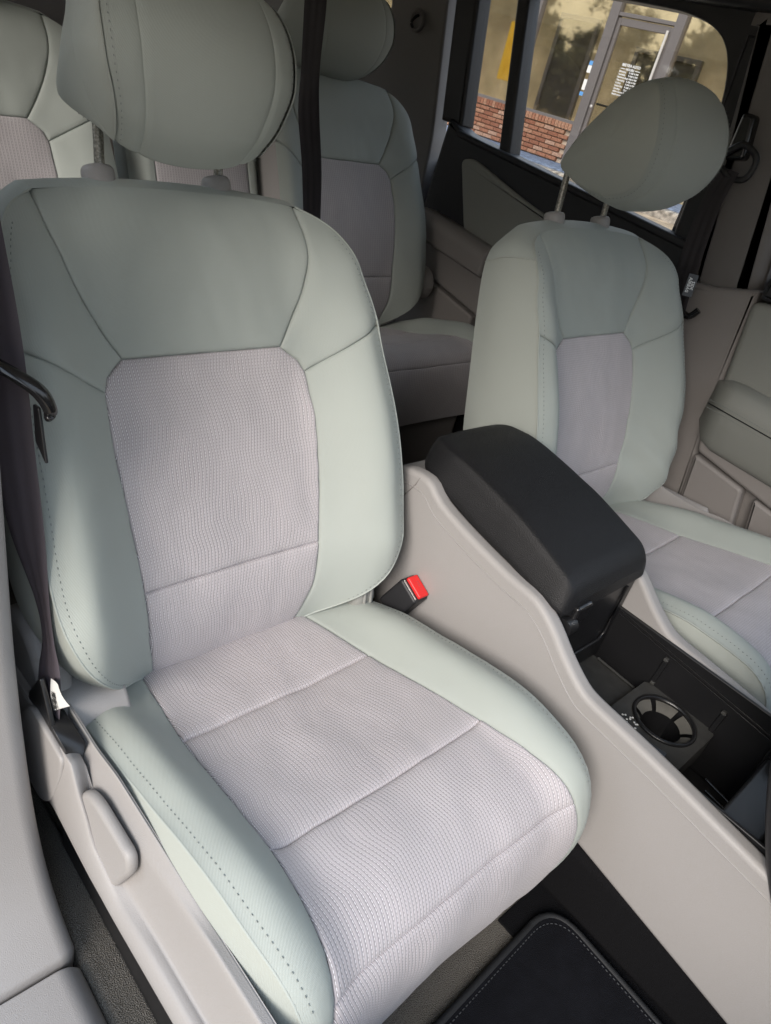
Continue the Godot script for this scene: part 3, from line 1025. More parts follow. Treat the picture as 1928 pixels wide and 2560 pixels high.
func middle_back(s: Seat, root: Node3D, off: Vector3):
	var fn := func(p: Vector2, sink: float) -> Vector3:
		var e := smoothstep(0.135, 0.165, absf(p.x)) * 0.03
		return s.at(p.x, p.y, 0.012 * (1.0 - pow(p.x / 0.165, 2.0)) - sink - e - (0.05 * pow(maxf(p.y - 0.10, 0.0) / 0.1, 2.0)))
	var deep := s.at(0, 0, -0.3)
	var r := [V2(0.118, -0.42), V2(0.118, 0.0)]
	part("backrest_panel", patch(fn, mirror(r), r, [true, true, false, true], 20, 24).done(deep), M.fine_rib, root, off)
	var q := [V2(0.118, 0.0), V2(0.118, 0.19)]
	part("upper_backrest", patch(fn, mirror(q), q, [true, true, true, false], 20, 14).done(deep), M.cloth, root, off)
	for sg in [-1, 1]:
		var a := [V2(0.118, -0.42), V2(0.118, 0.19)]
		var b := [V2(0.166, -0.42), V2(0.166, 0.17)]
		part("backrest_edge", patch(fn, a if sg > 0 else mirror(a), b if sg > 0 else mirror(b), [true, false, false, false], 8, 24).done(deep), M.cloth, root, off)
	var m := Mb.new()
	m.box(s.at(0, -0.12, -0.065), V3(0.330, 0.60, 0.09), 0.03, Basis(V3(1, 0, 0), -deg_to_rad(s.tilt)), 3)
	part("back_shell", m.done(), M.cloth, root, off)

func middle_cushion(root: Node3D, off: Vector3, sh: Vector3):
	var m := Mb.new()
	m.box(V3(0, 0.80, -1.33), V3(0.38, 0.15, 0.46), 0.045, Basis(V3(1, 0, 0), -0.06), 4)
	part("seat_panel", m.done(), M.cloth, root, off)

func sysfont(nm: String, bold := false) -> SystemFont:
	var f := SystemFont.new()
	f.font_names = PackedStringArray([nm])
	if bold: f.font_weight = 700
	return f

# ---------------------------------------------------------------- the car around the seats
func shell():
	var fl := Mb.new()
	fl.box(V3(0.0, 0.455, -1.1), V3(1.80, 0.05, 4.2), 0.004)
	struct("floor", fl, M.carpet, "grey-brown carpeted car floor")
	var tun := Mb.new()
	tun.box(V3(0.0, 0.535, -0.15), V3(0.268, 0.13, 1.1), 0.02)
	struct("floor_tunnel", tun, M.carpet_black, "black carpeted tunnel under the console")
	var fs := Mb.new()
	fs.box(V3(-0.175, 0.4795, 0.18), V3(0.12, 0.006, 0.70), 0.002)
	struct("floor_strip", fs, M.carpet_black, "black carpet between the mat and the console")
	var rf := Mb.new()
	rf.box(V3(0.0, 1.80, -1.65), V3(1.74, 0.05, 3.5), 0.02)
	struct("ceiling", rf, M.roof, "pale cloth headliner")
	for sx in [-1.0, 1.0]:
		var rl := Mb.new()
		rl.slab(round_poly([V2(-3.4, 1.715), V2(-3.4, 1.83), V2(-0.1, 1.83), V2(0.35, 1.72), V2(0.33, 1.65), V2(-0.1, 1.745), V2(-0.8, 1.735)], 0.01, 3), 0.80 * sx, 0.95 * sx, 0.012, map_x)
		struct("roof_rail", rl, M.black_trim, "dark roof rail above the doors")
	# rear wall of the cabin with its window
	var rw := Mb.new()
	rw.box(V3(0, 0.95, -3.40), V3(1.8, 1.0, 0.06), 0.01)
	rw.box(V3(-0.82, 1.5, -3.40), V3(0.16, 0.5, 0.06), 0.01)
	rw.box(V3(0.82, 1.5, -3.40), V3(0.16, 0.5, 0.06), 0.01)
	rw.box(V3(0, 1.76, -3.40), V3(1.8, 0.06, 0.06), 0.01)
	var tgl := Mb.new()
	tgl.box(V3(0, 1.59, -3.40), V3(1.48, 0.28, 0.004), 0.001, Basis(), 1)
	struct("tailgate_glass", tgl, M.privacy, "dark tinted glass of the tailgate")
	for sx in [-1.0, 1.0]:
		var qg := Mb.new()
		qg.slab([V2(-3.38, 1.34), V2(-3.38, 1.735), V2(-1.76, 1.735), V2(-1.72, 1.34)], 0.905 * sx, 0.909 * sx, 0.0005, map_x)
		struct("quarter_glass", qg, M.privacy, "dark tinted glass behind the rear door")
	struct("tailgate", rw, M.plastic_dark, "tailgate at the back of the cabin")
	# far quarter panel and pillar behind the rear door
	var qp := Mb.new()
	qp.slab(round_poly([V2(-3.4, 0.45), V2(-3.4, 1.58), V2(-2.1, 1.585), V2(-2.015, 1.60), V2(-2.05, 1.72), V2(-1.80, 1.72), V2(-1.72, 1.30), V2(-1.66, 0.45)], 0.01, 3), 0.865, 0.93, 0.008, map_x)
	struct("quarter_trim", qp, M.pillar, "dark trim panel behind the rear door")
	var qp2 := Mb.new()
	qp2.slab([V2(-3.4, 0.45), V2(-3.4, 1.35), V2(-1.75, 1.35), V2(-1.66, 0.45)], -0.865, -0.93, 0.008, map_x)
	struct("quarter_trim", qp2, M.pillar, "dark trim panel behind the near rear door")
	var hk := thing("coat_hook", "small dark coat hook recess on the pillar behind the rear door", "hook", V3(0.862, 1.59, -1.885))
	var h1 := Mb.new()
	h1.lathe(Transform3D(Basis(V3(0, 0, 1), V3(-1, 0, 0), V3(0, -1, 0)), V3(0.864, 1.585, -1.885)), [V2(0.030, 0.0), V2(0.030, 0.006), V2(0.026, 0.010), V2(0.021, 0.007), V2(0.018, 0.001), V2(0.0, 0.0005)], 24)
	wpart("rim", h1, M.pillar, hk)
	var h2 := Mb.new()
	h2.tube(cr([V3(0.860, 1.598, -1.885), V3(0.845, 1.588, -1.885), V3(0.838, 1.574, -1.885), V3(0.846, 1.566, -1.885)], 5), 0.0045, 8)
	wpart("hook", h2, M.black, hk)
	# near rear door (behind the nearest seat), closed
	var nd := thing("near_rear_door", "closed rear door at the left edge behind the nearest seat's belt", "car door", V3(-0.88, 0.5, -1.3))
	var nm := Mb.new()
	nm.slab(round_poly([V2(-1.74, 0.47), V2(-1.74, 1.30), V2(-0.86, 1.27), V2(-0.86, 0.47)], 0.03, 4), -0.84, -0.93, 0.012, map_x)
	wpart("door_panel", nm, M.plastic, nd)
	var ng := Mb.new()
	ng.slab([V2(-1.70, 1.29), V2(-1.75, 1.72), V2(-0.95, 1.735), V2(-0.88, 1.26)], -0.885, -0.889, 0.0005, map_x)
	wpart("window_pane", ng, M.privacy, nd)

	# near B-pillar trim and the sill in the lower left corner
	var bp := Mb.new()
	var prof := cr([V2(-0.62, 1.36), V2(-0.60, 1.10), V2(-0.587, 0.90), V2(-0.565, 0.76), V2(-0.535, 0.655), V2(-0.490, 0.590), V2(-0.428, 0.556)], 5)
	var poly := prof.duplicate()
	poly.append(V2(-0.428, 0.47)); poly.append(V2(-0.98, 0.47)); poly.append(V2(-0.98, 1.36))
	bp.slab(poly, -0.742, -0.95, 0.022, map_x, 4)
	struct("pillar_trim", bp, M.plastic, "grey lower pillar trim at the left edge of the picture", V3(-0.85, 0.8, -0.8))
	var sp := Mb.new()
	sp.slab(round_poly([V2(-0.748, 0.47), V2(-0.742, 0.530), V2(-0.760, 0.556), V2(-0.88, 0.560), V2(-0.965, 0.545), V2(-0.97, 0.47)], [0.0, 0.012, 0.014, 0.02, 0.015, 0.0], 5), -0.424, 0.75, 0.002, map_z)
	struct("sill_trim", sp, M.plastic, "grey door sill plate in the lower left corner")
	var lip := Mb.new()
	lip.slab(round_poly([V2(-0.53, 0.475), V2(-0.515, 0.515), V2(-0.49, 0.525), V2(-0.435, 0.522), V2(-0.42, 0.475)], 0.010, 5), -0.732, -0.745, 0.008, map_x)
	struct("sill_clip", lip, M.plastic, "raised lip on the inner side of the sill")
	var up := Mb.new()
	up.box(V3(-0.885, 1.56, -0.80), V3(0.09, 0.42, 0.20), 0.03)
	struct("pillar_trim", up, M.plastic, "upper pillar trim out of the picture on the left")

	var cst := Mb.new()
	cst.box(V3(-0.722, 0.498, -0.1), V3(0.052, 0.060, 1.2), 0.012, Basis(V3(0, 0, 1), -0.25))
	struct("carpet_edge", cst, M.carpet, "strip of grey-brown carpet rising to the door sill")

	# far B-pillar: dark upper trim, grey lower cover
	var u1 := Mb.new()
	u1.slab(round_poly([V2(-0.885, 1.76), V2(-0.775, 1.10), V2(-0.585, 1.10), V2(-0.695, 1.76)], 0.006, 3), 0.828, 0.90, 0.050, map_x, 6)
	struct("pillar_trim", u1, M.pillar, "dark upper trim of the far door pillar")
	var u2 := Mb.new()
	u2.slab(round_poly([V2(-0.80, 0.47), V2(-0.765, 1.215), V2(-0.70, 1.222), V2(-0.598, 1.250), V2(-0.575, 1.00), V2(-0.50, 0.47)], 0.008, 3), 0.800, 0.93, 0.013, map_x, 5)
	var skin := Mb.new()
	skin.box(V3(0.925, 1.12, -0.73), V3(0.03, 1.30, 0.34), 0.004)
	skin.box(V3(0.925, 0.85, -1.0), V3(0.03, 0.80, 4.0), 0.004)
	struct("body_side", skin, M.black_trim, "outer body panel behind the far pillar and doors")
	struct("pillar_trim", u2, M.door_plastic, "warm grey lower cover of the far door pillar")

	# windscreen pillars, dashboard
	for sx in [-1.0, 1.0]:
		var ap := Mb.new()
		ap.tube([V3(0.80 * sx, 1.76, -0.10), V3(0.83 * sx, 1.50, 0.42), V3(0.85 * sx, 1.18, 0.95)], 0.05, 8)
		struct("windscreen_pillar", ap, M.pillar, "trim of the windscreen pillar")
	var ws := thing("windscreen", "clear windscreen out of the picture ahead of the seats", "windscreen", V3(0, 1.1, 1.0))
	var wg := Mb.new()
	wg.grid([[V3(-0.80, 1.76, -0.02), V3(0.0, 1.77, 0.04), V3(0.80, 1.76, -0.02)], [V3(-0.86, 1.12, 1.05), V3(0.0, 1.12, 1.15), V3(0.86, 1.12, 1.05)]])
	wpart("pane", wg, M.clear, ws)
	var db := Mb.new()
	db.slab(round_poly([V2(0.55, 0.47), V2(0.42, 0.75), V2(0.45, 1.0), V2(0.60, 1.12), V2(1.2, 1.10), V2(1.2, 0.47)], 0.05, 5), -0.85, 0.85, 0.02, map_x)
	struct("dashboard", db, M.black_trim, "dark dashboard in front of the seats")

func far_doors():
	var dr := thing("rear_door", "far rear door with a dark frame and the tinted window facing the shop", "car door", V3(0.86, 0.5, -1.2))
	# frame under the window, black
	var f := Mb.new()
	f.slab(round_poly([V2(-1.665, 1.06), V2(-1.640, 1.375), V2(-1.575, 1.352), V2(-1.20, 1.318), V2(-0.79, 1.284), V2(-0.76, 1.00)], 0.008, 3), 0.828, 0.90, 0.014, map_x, 4)
	wpart("upper_trim", f, M.black_trim, dr)
	var sill := Mb.new()
	sill.slab([V2(-1.585, 1.335), V2(-1.585, 1.353), V2(-1.20, 1.322), V2(-0.79, 1.288), V2(-0.79, 1.268), V2(-1.2, 1.303)], 0.818, 0.835, 0.007, map_x)
	wpart("window_ledge", sill, M.black_trim, dr)
	# frame round the glass
	var posts := [[V2(-1.685, 1.36), V2(-1.755, 1.735), V2(-1.668, 1.735), V2(-1.600, 1.36)], [V2(-0.86, 1.26), V2(-0.885, 1.70), V2(-0.80, 1.70), V2(-0.75, 1.26)]]
	for p in posts:
		var m := Mb.new()
		m.slab(round_poly(p, 0.006, 3), 0.845, 0.905, 0.010, map_x)
		wpart("window_frame", m, M.black_trim, dr)
	var hdr := Mb.new()
	hdr.slab(round_poly([V2(-1.72, 1.722), V2(-1.74, 1.78), V2(-0.78, 1.78), V2(-0.80, 1.50), V2(-0.868, 1.50), V2(-0.888, 1.62), V2(-0.935, 1.690), V2(-1.03, 1.716)], [0.0, 0.0, 0.0, 0.0, 0.01, 0.06, 0.06, 0.06], 6), 0.847, 0.903, 0.006, map_x)
	wpart("window_frame", hdr, M.black_trim, dr)
	var bar := Mb.new()
	bar.slab([V2(-1.405, 1.325), V2(-1.500, 1.74), V2(-1.540, 1.74), V2(-1.446, 1.33)], 0.848, 0.905, 0.009, map_x)
	wpart("window_divider", bar, M.black_trim, dr)
	var g1 := Mb.new()
	g1.slab([V2(-1.60, 1.34), V2(-1.67, 1.735), V2(-1.52, 1.735), V2(-1.425, 1.325)], 0.878, 0.882, 0.0005, map_x)
	wpart("quarter_pane", g1, M.tint, dr)
	var g2 := Mb.new()
	g2.slab([V2(-1.43, 1.325), V2(-1.525, 1.735), V2(-0.86, 1.73), V2(-0.82, 1.275)], 0.8725, 0.8765, 0.0005, map_x)
	wpart("window_pane", g2, M.tint, dr)
	# soft insert, armrest, lower panels
	var ins := Mb.new()
	ins.slab(round_poly([V2(-1.545, 1.285), V2(-1.50, 1.298), V2(-1.25, 1.235), V2(-0.85, 1.175), V2(-0.85, 1.03), V2(-1.30, 1.07), V2(-1.462, 1.10)], [0.02, 0.03, 0.1, 0.02, 0.02, 0.05, 0.03], 5), 0.815, 0.834, 0.010, map_x, 4)
	wpart("soft_insert", ins, M.trim_soft, dr)
	var arm := Mb.new()
	arm.slab(round_poly([V2(0.738, 1.045), V2(0.738, 1.105), V2(0.765, 1.122), V2(0.84, 1.112), V2(0.84, 1.03)], [0.012, 0.018, 0.02, 0.0, 0.0], 5), -1.600, -1.300, 0.010, map_z, 4)
	for i in arm.v.size():
		arm.v[i].y += (arm.v[i].z + 1.45) * -0.11
	wpart("armrest", arm, M.door_plastic, dr)
	var cap := Mb.new()
	cap.slab(round_poly([V2(0.748, 1.03), V2(0.748, 1.085), V2(0.84, 1.095), V2(0.84, 1.02)], 0.012, 4), -1.296, -0.85, 0.006, map_z)
	for i in cap.v.size():
		cap.v[i].y += (cap.v[i].z + 1.45) * -0.11 - 0.01
	wpart("door_pull", cap, M.door_plastic, dr)
	var mid := Mb.new()
	mid.slab(round_poly([V2(-1.62, 1.08), V2(-1.60, 0.975), V2(-1.30, 0.918), V2(-0.80, 0.83), V2(-0.78, 1.02), V2(-1.30, 1.05)], 0.012, 4), 0.772, 0.86, 0.008, map_x)
	wpart("middle_panel", mid, M.door_plastic, dr)
	var low := Mb.new()
	low.slab(round_poly([V2(-1.61, 0.97), V2(-1.58, 0.48), V2(-1.28, 0.48), V2(-1.305, 0.913)], 0.01, 4), 0.766, 0.86, 0.008, map_x)
	wpart("lower_panel", low, M.door_plastic, dr)
	var pk := Mb.new()
	pk.slab(round_poly([V2(-1.295, 0.905), V2(-1.27, 0.48), V2(-0.80, 0.48), V2(-0.80, 0.825)], 0.01, 4), 0.800, 0.86, 0.008, map_x)
	wpart("door_pocket", pk, M.black_trim, dr)

	var fd := thing("front_door", "far front door trim with a stitched leather armrest at the right edge", "car door", V3(0.86, 0.5, -0.2))
	var up := Mb.new()
	up.slab(round_poly([V2(-0.600, 1.225), V2(-0.578, 1.03), V2(0.55, 0.92), V2(0.55, 1.20), V2(-0.56, 1.235)], 0.015, 4), 0.790, 0.90, 0.014, map_x, 4)
	wpart("soft_insert", up, M.trim_soft, fd)
	var led := Mb.new()
	led.slab(round_poly([V2(-0.585, 1.238), V2(-0.585, 1.285), V2(0.55, 1.25), V2(0.55, 1.203)], 0.008, 4), 0.776, 0.90, 0.012, map_x)
	wpart("window_ledge", led, M.black_trim, fd)
	var ar := Mb.new()
	var rows := []
	for i in 31:
		var ff := i / 30.0
		var z := lerpf(-0.590, 0.40, ff)
		var e := sqrt(clampf(ff / 0.05, 0.0, 1.0))
		var yt := 1.058 + (z + 0.57) * -0.05
		var row := []
		for p in cr([V2(0.80, yt + 0.004), V2(0.775, yt + 0.006), V2(0.745, yt - 0.004), V2(0.732, yt - 0.03), V2(0.733, yt - 0.06), V2(0.742, yt - 0.10), V2(0.765, yt - 0.155), V2(0.80, yt - 0.160)], 4):
			row.append(V3(lerpf(0.80, p.x, e), lerpf(yt - 0.05, p.y, lerpf(0.6, 1.0, e)), z))
		rows.append(row)
	ar.grid(rows)
	wpart("armrest", ar, M.trim_soft, fd, V3(0.85, 1.0, -0.1))
	for k in 3:
		var path := []
		for i in 40:
			var z := lerpf(-0.565, 0.2, i / 39.0)
			var yt := 1.058 + (z + 0.57) * -0.05
			path.append(V3(0.7312 + 0.0012 * k, yt - 0.043 - 0.0095 * k, z))
		if k == 1:
			var sm := Mb.new()
			sm.tube(path, 0.0016, 6)
			wpart("armrest_seam", sm, M.black, fd)
		else:
			var st := wpart("stitching", stitches(path, 0.006, V3(0.0016, 0.0016, 0.0038), V3(1, 0, 0)), M.dark_thread, fd)
			st.set_meta("kind", "stuff")
	var md := Mb.new()
	md.slab(round_poly([V2(-0.580, 0.985), V2(-0.553, 0.880), V2(-0.35, 0.842), V2(0.5, 0.72), V2(0.5, 0.93), V2(-0.40, 0.955)], 0.010, 4), 0.774, 0.86, 0.008, map_x)
	wpart("middle_panel", md, M.door_plastic, fd)
	var l1 := Mb.new()
	l1.slab(round_poly([V2(-0.553, 0.873), V2(-0.50, 0.48), V2(-0.34, 0.48), V2(-0.418, 0.852)], 0.010, 4), 0.770, 0.86, 0.008, map_x)
	wpart("lower_panel", l1, M.door_plastic, fd)
	var l3 := Mb.new()
	l3.slab([V2(-0.43, 0.87), V2(-0.36, 0.48), V2(-0.28, 0.48), V2(-0.36, 0.87)], 0.800, 0.86, 0.003, map_x)
	wpart("pocket_gap", l3, M.plastic_dark, fd)
	var l2 := Mb.new()
	l2.slab(round_poly([V2(-0.388, 0.845), V2(-0.31, 0.48), V2(0.5, 0.48), V2(0.5, 0.715)], 0.010, 4), 0.772, 0.86, 0.008, map_x)
	wpart("lower_panel", l2, M.door_plastic, fd)
	var gl := Mb.new()
	gl.slab([V2(-0.62, 1.27), V2(-0.72, 1.735), V2(-0.05, 1.74), V2(0.75, 1.24)], 0.872, 0.876, 0.0005, map_x)
	wpart("window_pane", gl, M.clear, fd)
	var wf := Mb.new()
	wf.slab([V2(-0.685, 1.25), V2(-0.785, 1.735), V2(-0.735, 1.735), V2(-0.632, 1.25)], 0.845, 0.90, 0.008, map_x)
	wpart("window_frame", wf, M.black_trim, fd)

# ---------------------------------------------------------------- console
func console():
	var c := thing("center_console", "long grey console with an open black bin between the two front seats", "car console", V3(0, 0.5, -0.3))
	# the two grey walls, with the top edge rounded
	var topl := cr([V2(-0.735, 0.84), V2(-0.715, 0.900), V2(-0.665, 0.955), V2(-0.605, 0.968), V2(-0.565, 0.947), V2(-0.498, 0.931), V2(-0.416, 0.918), V2(-0.362, 0.914), V2(-0.323, 0.894), V2(-0.287, 0.865), V2(-0.250, 0.841), V2(-0.225, 0.834), V2(-0.18, 0.830), V2(-0.10, 0.822), V2(0.034, 0.804), V2(0.35, 0.765)], 3)
	for sg in [-1.0, 1.0]:
		var poly := [V2(-0.735, 0.56)]
		poly.append_array(topl)
		poly.append(V2(0.35, 0.52)); poly.append(V2(0.116, 0.560)); poly.append(V2(-0.155, 0.610))
		var m := Mb.new()
		m.slab(poly, 0.138 * sg, 0.110 * sg, 0.009, map_x, 5)
		wpart("console_wall", m, M.plastic, c)
		# thin moulding line on the outside
		var line := []
		for p in topl:
			if p.x > -0.66: line.append(V3(0.1383 * sg, p.y - 0.026, p.x - 0.004))
		var lm := Mb.new()
		lm.tube(line, 0.0011, 5)
		wpart("moulding_line", lm, M.plastic, c)
	# joint between the rear piece and the side wall
	for sg in [-1.0, 1.0]:
		var jn := Mb.new()
		jn.tube([V3(0.137 * sg, 0.962, -0.618), V3(0.1385 * sg, 0.948, -0.622), V3(0.1385 * sg, 0.905, -0.645), V3(0.1385 * sg, 0.70, -0.68)], 0.0010, 5)
		wpart("panel_joint", jn, M.plastic_dark, c)
	# rear end
	var re := Mb.new()
	re.slab(round_poly([V2(-0.112, 0.56), V2(-0.112, 0.90), V2(0.112, 0.90), V2(0.112, 0.56)], 0.03, 5), -0.742, -0.70, 0.012, map_z)
	wpart("rear_panel", re, M.plastic, c)
	# armrest lid
	var lid := Mb.new()
	var rows := []
	var nz := 44
	for i in nz + 1:
		var f := float(i) / nz
		f = f * f * (3.0 - 2.0 * f) * 0.5 + f * 0.5
		var z := lerpf(-0.672, -0.322, f)
		var yb := tab(z, [V2(-0.68, 0.956), V2(-0.60, 0.950), V2(-0.47, 0.924), V2(-0.36, 0.905), V2(-0.32, 0.900)])
		var e0 := clampf((z + 0.672) / 0.085, 0.0, 1.0)
		var e1 := clampf((-0.322 - z) / 0.030, 0.0, 1.0)
		var w0 := pow(1.0 - pow(1.0 - e0, 2.2), 0.5)
		var w1 := pow(1.0 - pow(1.0 - e1, 2.4), 0.5)
		var ws := lerpf(0.42, 1.0, w0) * lerpf(0.86, 1.0, w1) * tab(z, [V2(-0.672, 0.97), V2(-0.50, 1.0), V2(-0.322, 1.03)])
		var e2 := clampf((-0.322 - z) / 0.085, 0.0, 1.0)
		var hs := lerpf(0.30, 1.0, sqrt(1.0 - pow(1.0 - clampf(e0 * 2.0, 0, 1), 2.0))) * lerpf(0.62, 1.0, pow(1.0 - pow(1.0 - e2, 2.0), 0.5)) * lerpf(0.62, 1.0, w1)
		var ht := tab(z, [V2(-0.67, 0.060), V2(-0.5, 0.073), V2(-0.322, 0.058)])
		var row := []
		for p in cr([V2(-0.095, -0.002), V2(-0.114, 0.001), V2(-0.1185, 0.010), V2(-0.1165, 0.022), V2(-0.110, 0.042), V2(-0.1035, 0.057), V2(-0.093, 0.0645), V2(-0.055, 0.0672), V2(0.0, 0.068), V2(0.055, 0.0672), V2(0.093, 0.0645), V2(0.1035, 0.057), V2(0.110, 0.042), V2(0.1165, 0.022), V2(0.1185, 0.010), V2(0.114, 0.001), V2(0.095, -0.002)], 4):
			row.append(V3(p.x * ws, yb + p.y * hs * ht / 0.068, z))
		rows.append(row)
	lid.grid(rows)
	var bottom := []
	for r in rows: bottom.append([r[0], r[-1]])
	lid.grid(bottom)
	lid.fan(V3(0, 0.920, -0.3225), rows[-1])
	lid.fan(V3(0, 0.970, -0.6725), rows[0])
	wpart("armrest_lid", lid, M.leather, c, V3(0, 0.93, -0.5), "black padded armrest lid with a grained cover")
	# box under the lid
	var fb := Mb.new()
	fb.box(V3(0, 0.825, -0.335), V3(0.218, 0.20, 0.012), 0.003)
	var boxp := wpart("bin_front", fb, M.black, c)
	var fr := Mb.new()
	fr.tube([V3(-0.060, 0.775, -0.327), V3(0.068, 0.775, -0.327), V3(0.080, 0.790, -0.327), V3(0.080, 0.885, -0.327)], 0.0028, 6)
	wpart("raised_rib", fr, M.black, boxp)
	var lt := Mb.new()
	lt.box(V3(-0.072, 0.895, -0.325), V3(0.040, 0.034, 0.02), 0.005)
	wpart("lid_latch", lt, M.black_gloss, boxp)
	var hg := Mb.new()
	hg.tube([V3(-0.106, 0.88, -0.322), V3(-0.086, 0.88, -0.322)], 0.014, 14)
	wpart("latch_barrel", hg, M.black, boxp)
	# black liner
	var ln := Mb.new()
	ln.box(V3(0.1075, 0.745, -0.13), V3(0.006, 0.170, 0.42), 0.002)
	ln.box(V3(-0.1075, 0.735, -0.13), V3(0.006, 0.150, 0.42), 0.002)
	wpart("bin_liner", ln, M.black, c)
	for k in 2:
		var sm := Mb.new()
		sm.tube([V3(0.1035 - 0.001 * k, 0.826 - 0.006 * k, -0.325), V3(0.1035 - 0.001 * k, 0.800 - 0.006 * k, -0.02), V3(0.1035, 0.793 - 0.006 * k, 0.05)], 0.0013, 5)
		wpart("liner_edge", sm, M.black_gloss, c)
	var b1 := Mb.new()
	b1.box(V3(0, 0.712, -0.285), V3(0.216, 0.012, 0.10), 0.002)
	wpart("bin_floor", b1, M.rubber, c, null, "scuffed floor of the rear tray")
	var rb := Mb.new()
	rb.tube([V3(0.100, 0.722, -0.322), V3(0.097, 0.722, -0.246)], 0.0025, 6)
	wpart("floor_rib", rb, M.rubber, c)
	# cup holder plate with a round hole
	var pl := Mb.new()
	var cx := 0.047
	var cz := -0.172
	var n := 48
	var ring_in := []
	var ring_out := []
	for k in n + 1:
		var a := TAU * k / n
		var d := V2(cos(a), sin(a))
		ring_in.append(V3(cx + 0.0465 * d.x, 0.745, cz + 0.0465 * d.y))
		var far := 10.0
		if absf(d.x) > 1e-5: far = minf(far, ((0.104 if d.x > 0 else -0.104) - cx) / d.x)
		if absf(d.y) > 1e-5: far = minf(far, ((-0.110 if d.y > 0 else -0.237) - cz) / d.y)
		ring_out.append(V3(cx + far * d.x, 0.745, cz + far * d.y))
	var lo := []
	for p in ring_out: lo.append(p - V3(0, 0.05, 0))
	pl.grid([ring_in, ring_out])
	pl.grid([ring_out, lo])
	wpart("cup_holder_plate", pl, M.rubber, c, V3(0, 0.6, -0.17))
	var rg := Mb.new()
	var rp := []
	for k in 40: rp.append(V3(cx + 0.0475 * cos(TAU * k / 40), 0.7465, cz + 0.0475 * sin(TAU * k / 40)))
	rg.tube(rp, 0.0034, 8, true)
	wpart("cup_ring", rg, M.black, c)
	var cup := Mb.new()
	cup.lathe(Transform3D(Basis(), V3(cx, 0.745, cz)), [V2(0.0465, 0.0), V2(0.044, -0.03), V2(0.041, -0.075), V2(0.0, -0.078)], 32)
	wpart("cup_well", cup, M.black, c)
	# rubber flaps round the well
	for k in 6:
		if k == 2: continue
		var a0 := TAU * (k + 0.25) / 6.0
		var fl := Mb.new()
		var rws := []
		for j in 5:
			var row := []
			for i in 7:
				var a := a0 + TAU / 6.0 * 0.80 * i / 6.0
				var r := lerpf(0.0455, [0.030, 0.0315, 0.03, 0.033, 0.0305, 0.0295][k], j / 4.0)
				row.append(V3(cx + r * cos(a), 0.7425 - 0.004 * j / 4.0 - 0.005 * pow(j / 4.0, 2.0), cz + r * sin(a)))
			rws.append(row)
		fl.grid(rws)
		wpart("rubber_flap", fl, M.flap, c, V3(cx, 0.6, cz))
	# moulded notch beside the well and the white specks
	var nt := Mb.new()
	nt.box(V3(-0.042, 0.7462, -0.150), V3(0.052, 0.004, 0.040), 0.0015, Basis(V3(0, 1, 0), 0.15))
	wpart("side_notch", nt, M.black, c)
	var rng := RandomNumberGenerator.new()
	rng.seed = 5
	for k in 20:
		var a := rng.randf() * TAU
		var r := sqrt(rng.randf()) * 0.0145
		var d := Mb.new()
		d.lathe(Transform3D(Basis(), V3(-0.009 + r * cos(a), 0.7455, -0.204 + r * sin(a))), [V2(0.0018, 0.0), V2(0.0015, 0.0007), V2(0.0, 0.0009)], 8)
		wpart("white_speck", d, M.white, c)
	# two worn wire clips on the far wall
	for k in 2:
		var z0: float = [-0.226, -0.117][k]
		var w := Mb.new()
		w.box(V3(0.1015, [0.776, 0.760][k], z0), V3(0.006, 0.055, 0.0085), 0.002, Basis(V3(1, 0, 0), 0.05))
		wpart("wall_clip", w, M.black, c)
		for q in 2:
			var t := Mb.new()
			t.box(V3(0.100, [[0.803, 0.752], [0.788, 0.733]][k][q], z0), V3(0.008, 0.006, 0.007), 0.0018)
			wpart("clip_end", t, M.rubber, c)
	# lower pit and its small fittings
	var pit := Mb.new()
	pit.box(V3(0, 0.655, -0.06), V3(0.216, 0.01, 0.12), 0.002)
	wpart("pit_floor", pit, M.black, c)
	for k in 2:
		var t := Mb.new()
		t.tube([V3(0.070 - 0.016 * k, 0.690 - 0.005 * k, -0.083 + 0.01 * k), V3(0.062 - 0.012 * k, 0.690 - 0.005 * k, -0.040)], 0.0026, 6)
		wpart("pit_rail", t, M.black_gloss, c)
	var fp := Mb.new()
	fp.slab(round_poly([V2(-0.036, 0.655), V2(-0.036, 0.798), V2(0.02, 0.806), V2(0.06, 0.70), V2(0.06, 0.655)], 0.006, 4), -0.108, 0.060, 0.003, map_x)
	wpart("pit_front", fp, M.black, c)
	var fp2 := Mb.new()
	fp2.slab(round_poly([V2(-0.040, 0.70), V2(-0.040, 0.835), V2(0.02, 0.85), V2(0.06, 0.70)], 0.008, 4), 0.062, 0.107, 0.004, map_x)
	wpart("pit_front", fp2, M.black_gloss, c)
	# dark lower end of the dashboard at the right edge
	var ds := thing("dash_stack", "dark rounded end of the dashboard at the right edge beside the console", "dashboard", V3(0, 0.7, 0.2))
	var dm := Mb.new()
	dm.slab(round_poly([V2(-0.050, 1.05), V2(-0.030, 0.940), V2(0.012, 0.850), V2(0.042, 0.800), V2(0.075, 0.755), V2(0.40, 0.62), V2(0.45, 1.05)], [0.02, 0.05, 0.05, 0.03, 0.02, 0.0, 0.0], 6), -0.150, 0.150, 0.020, map_x, 5)
	wpart("panel", dm, M.black_trim, ds)

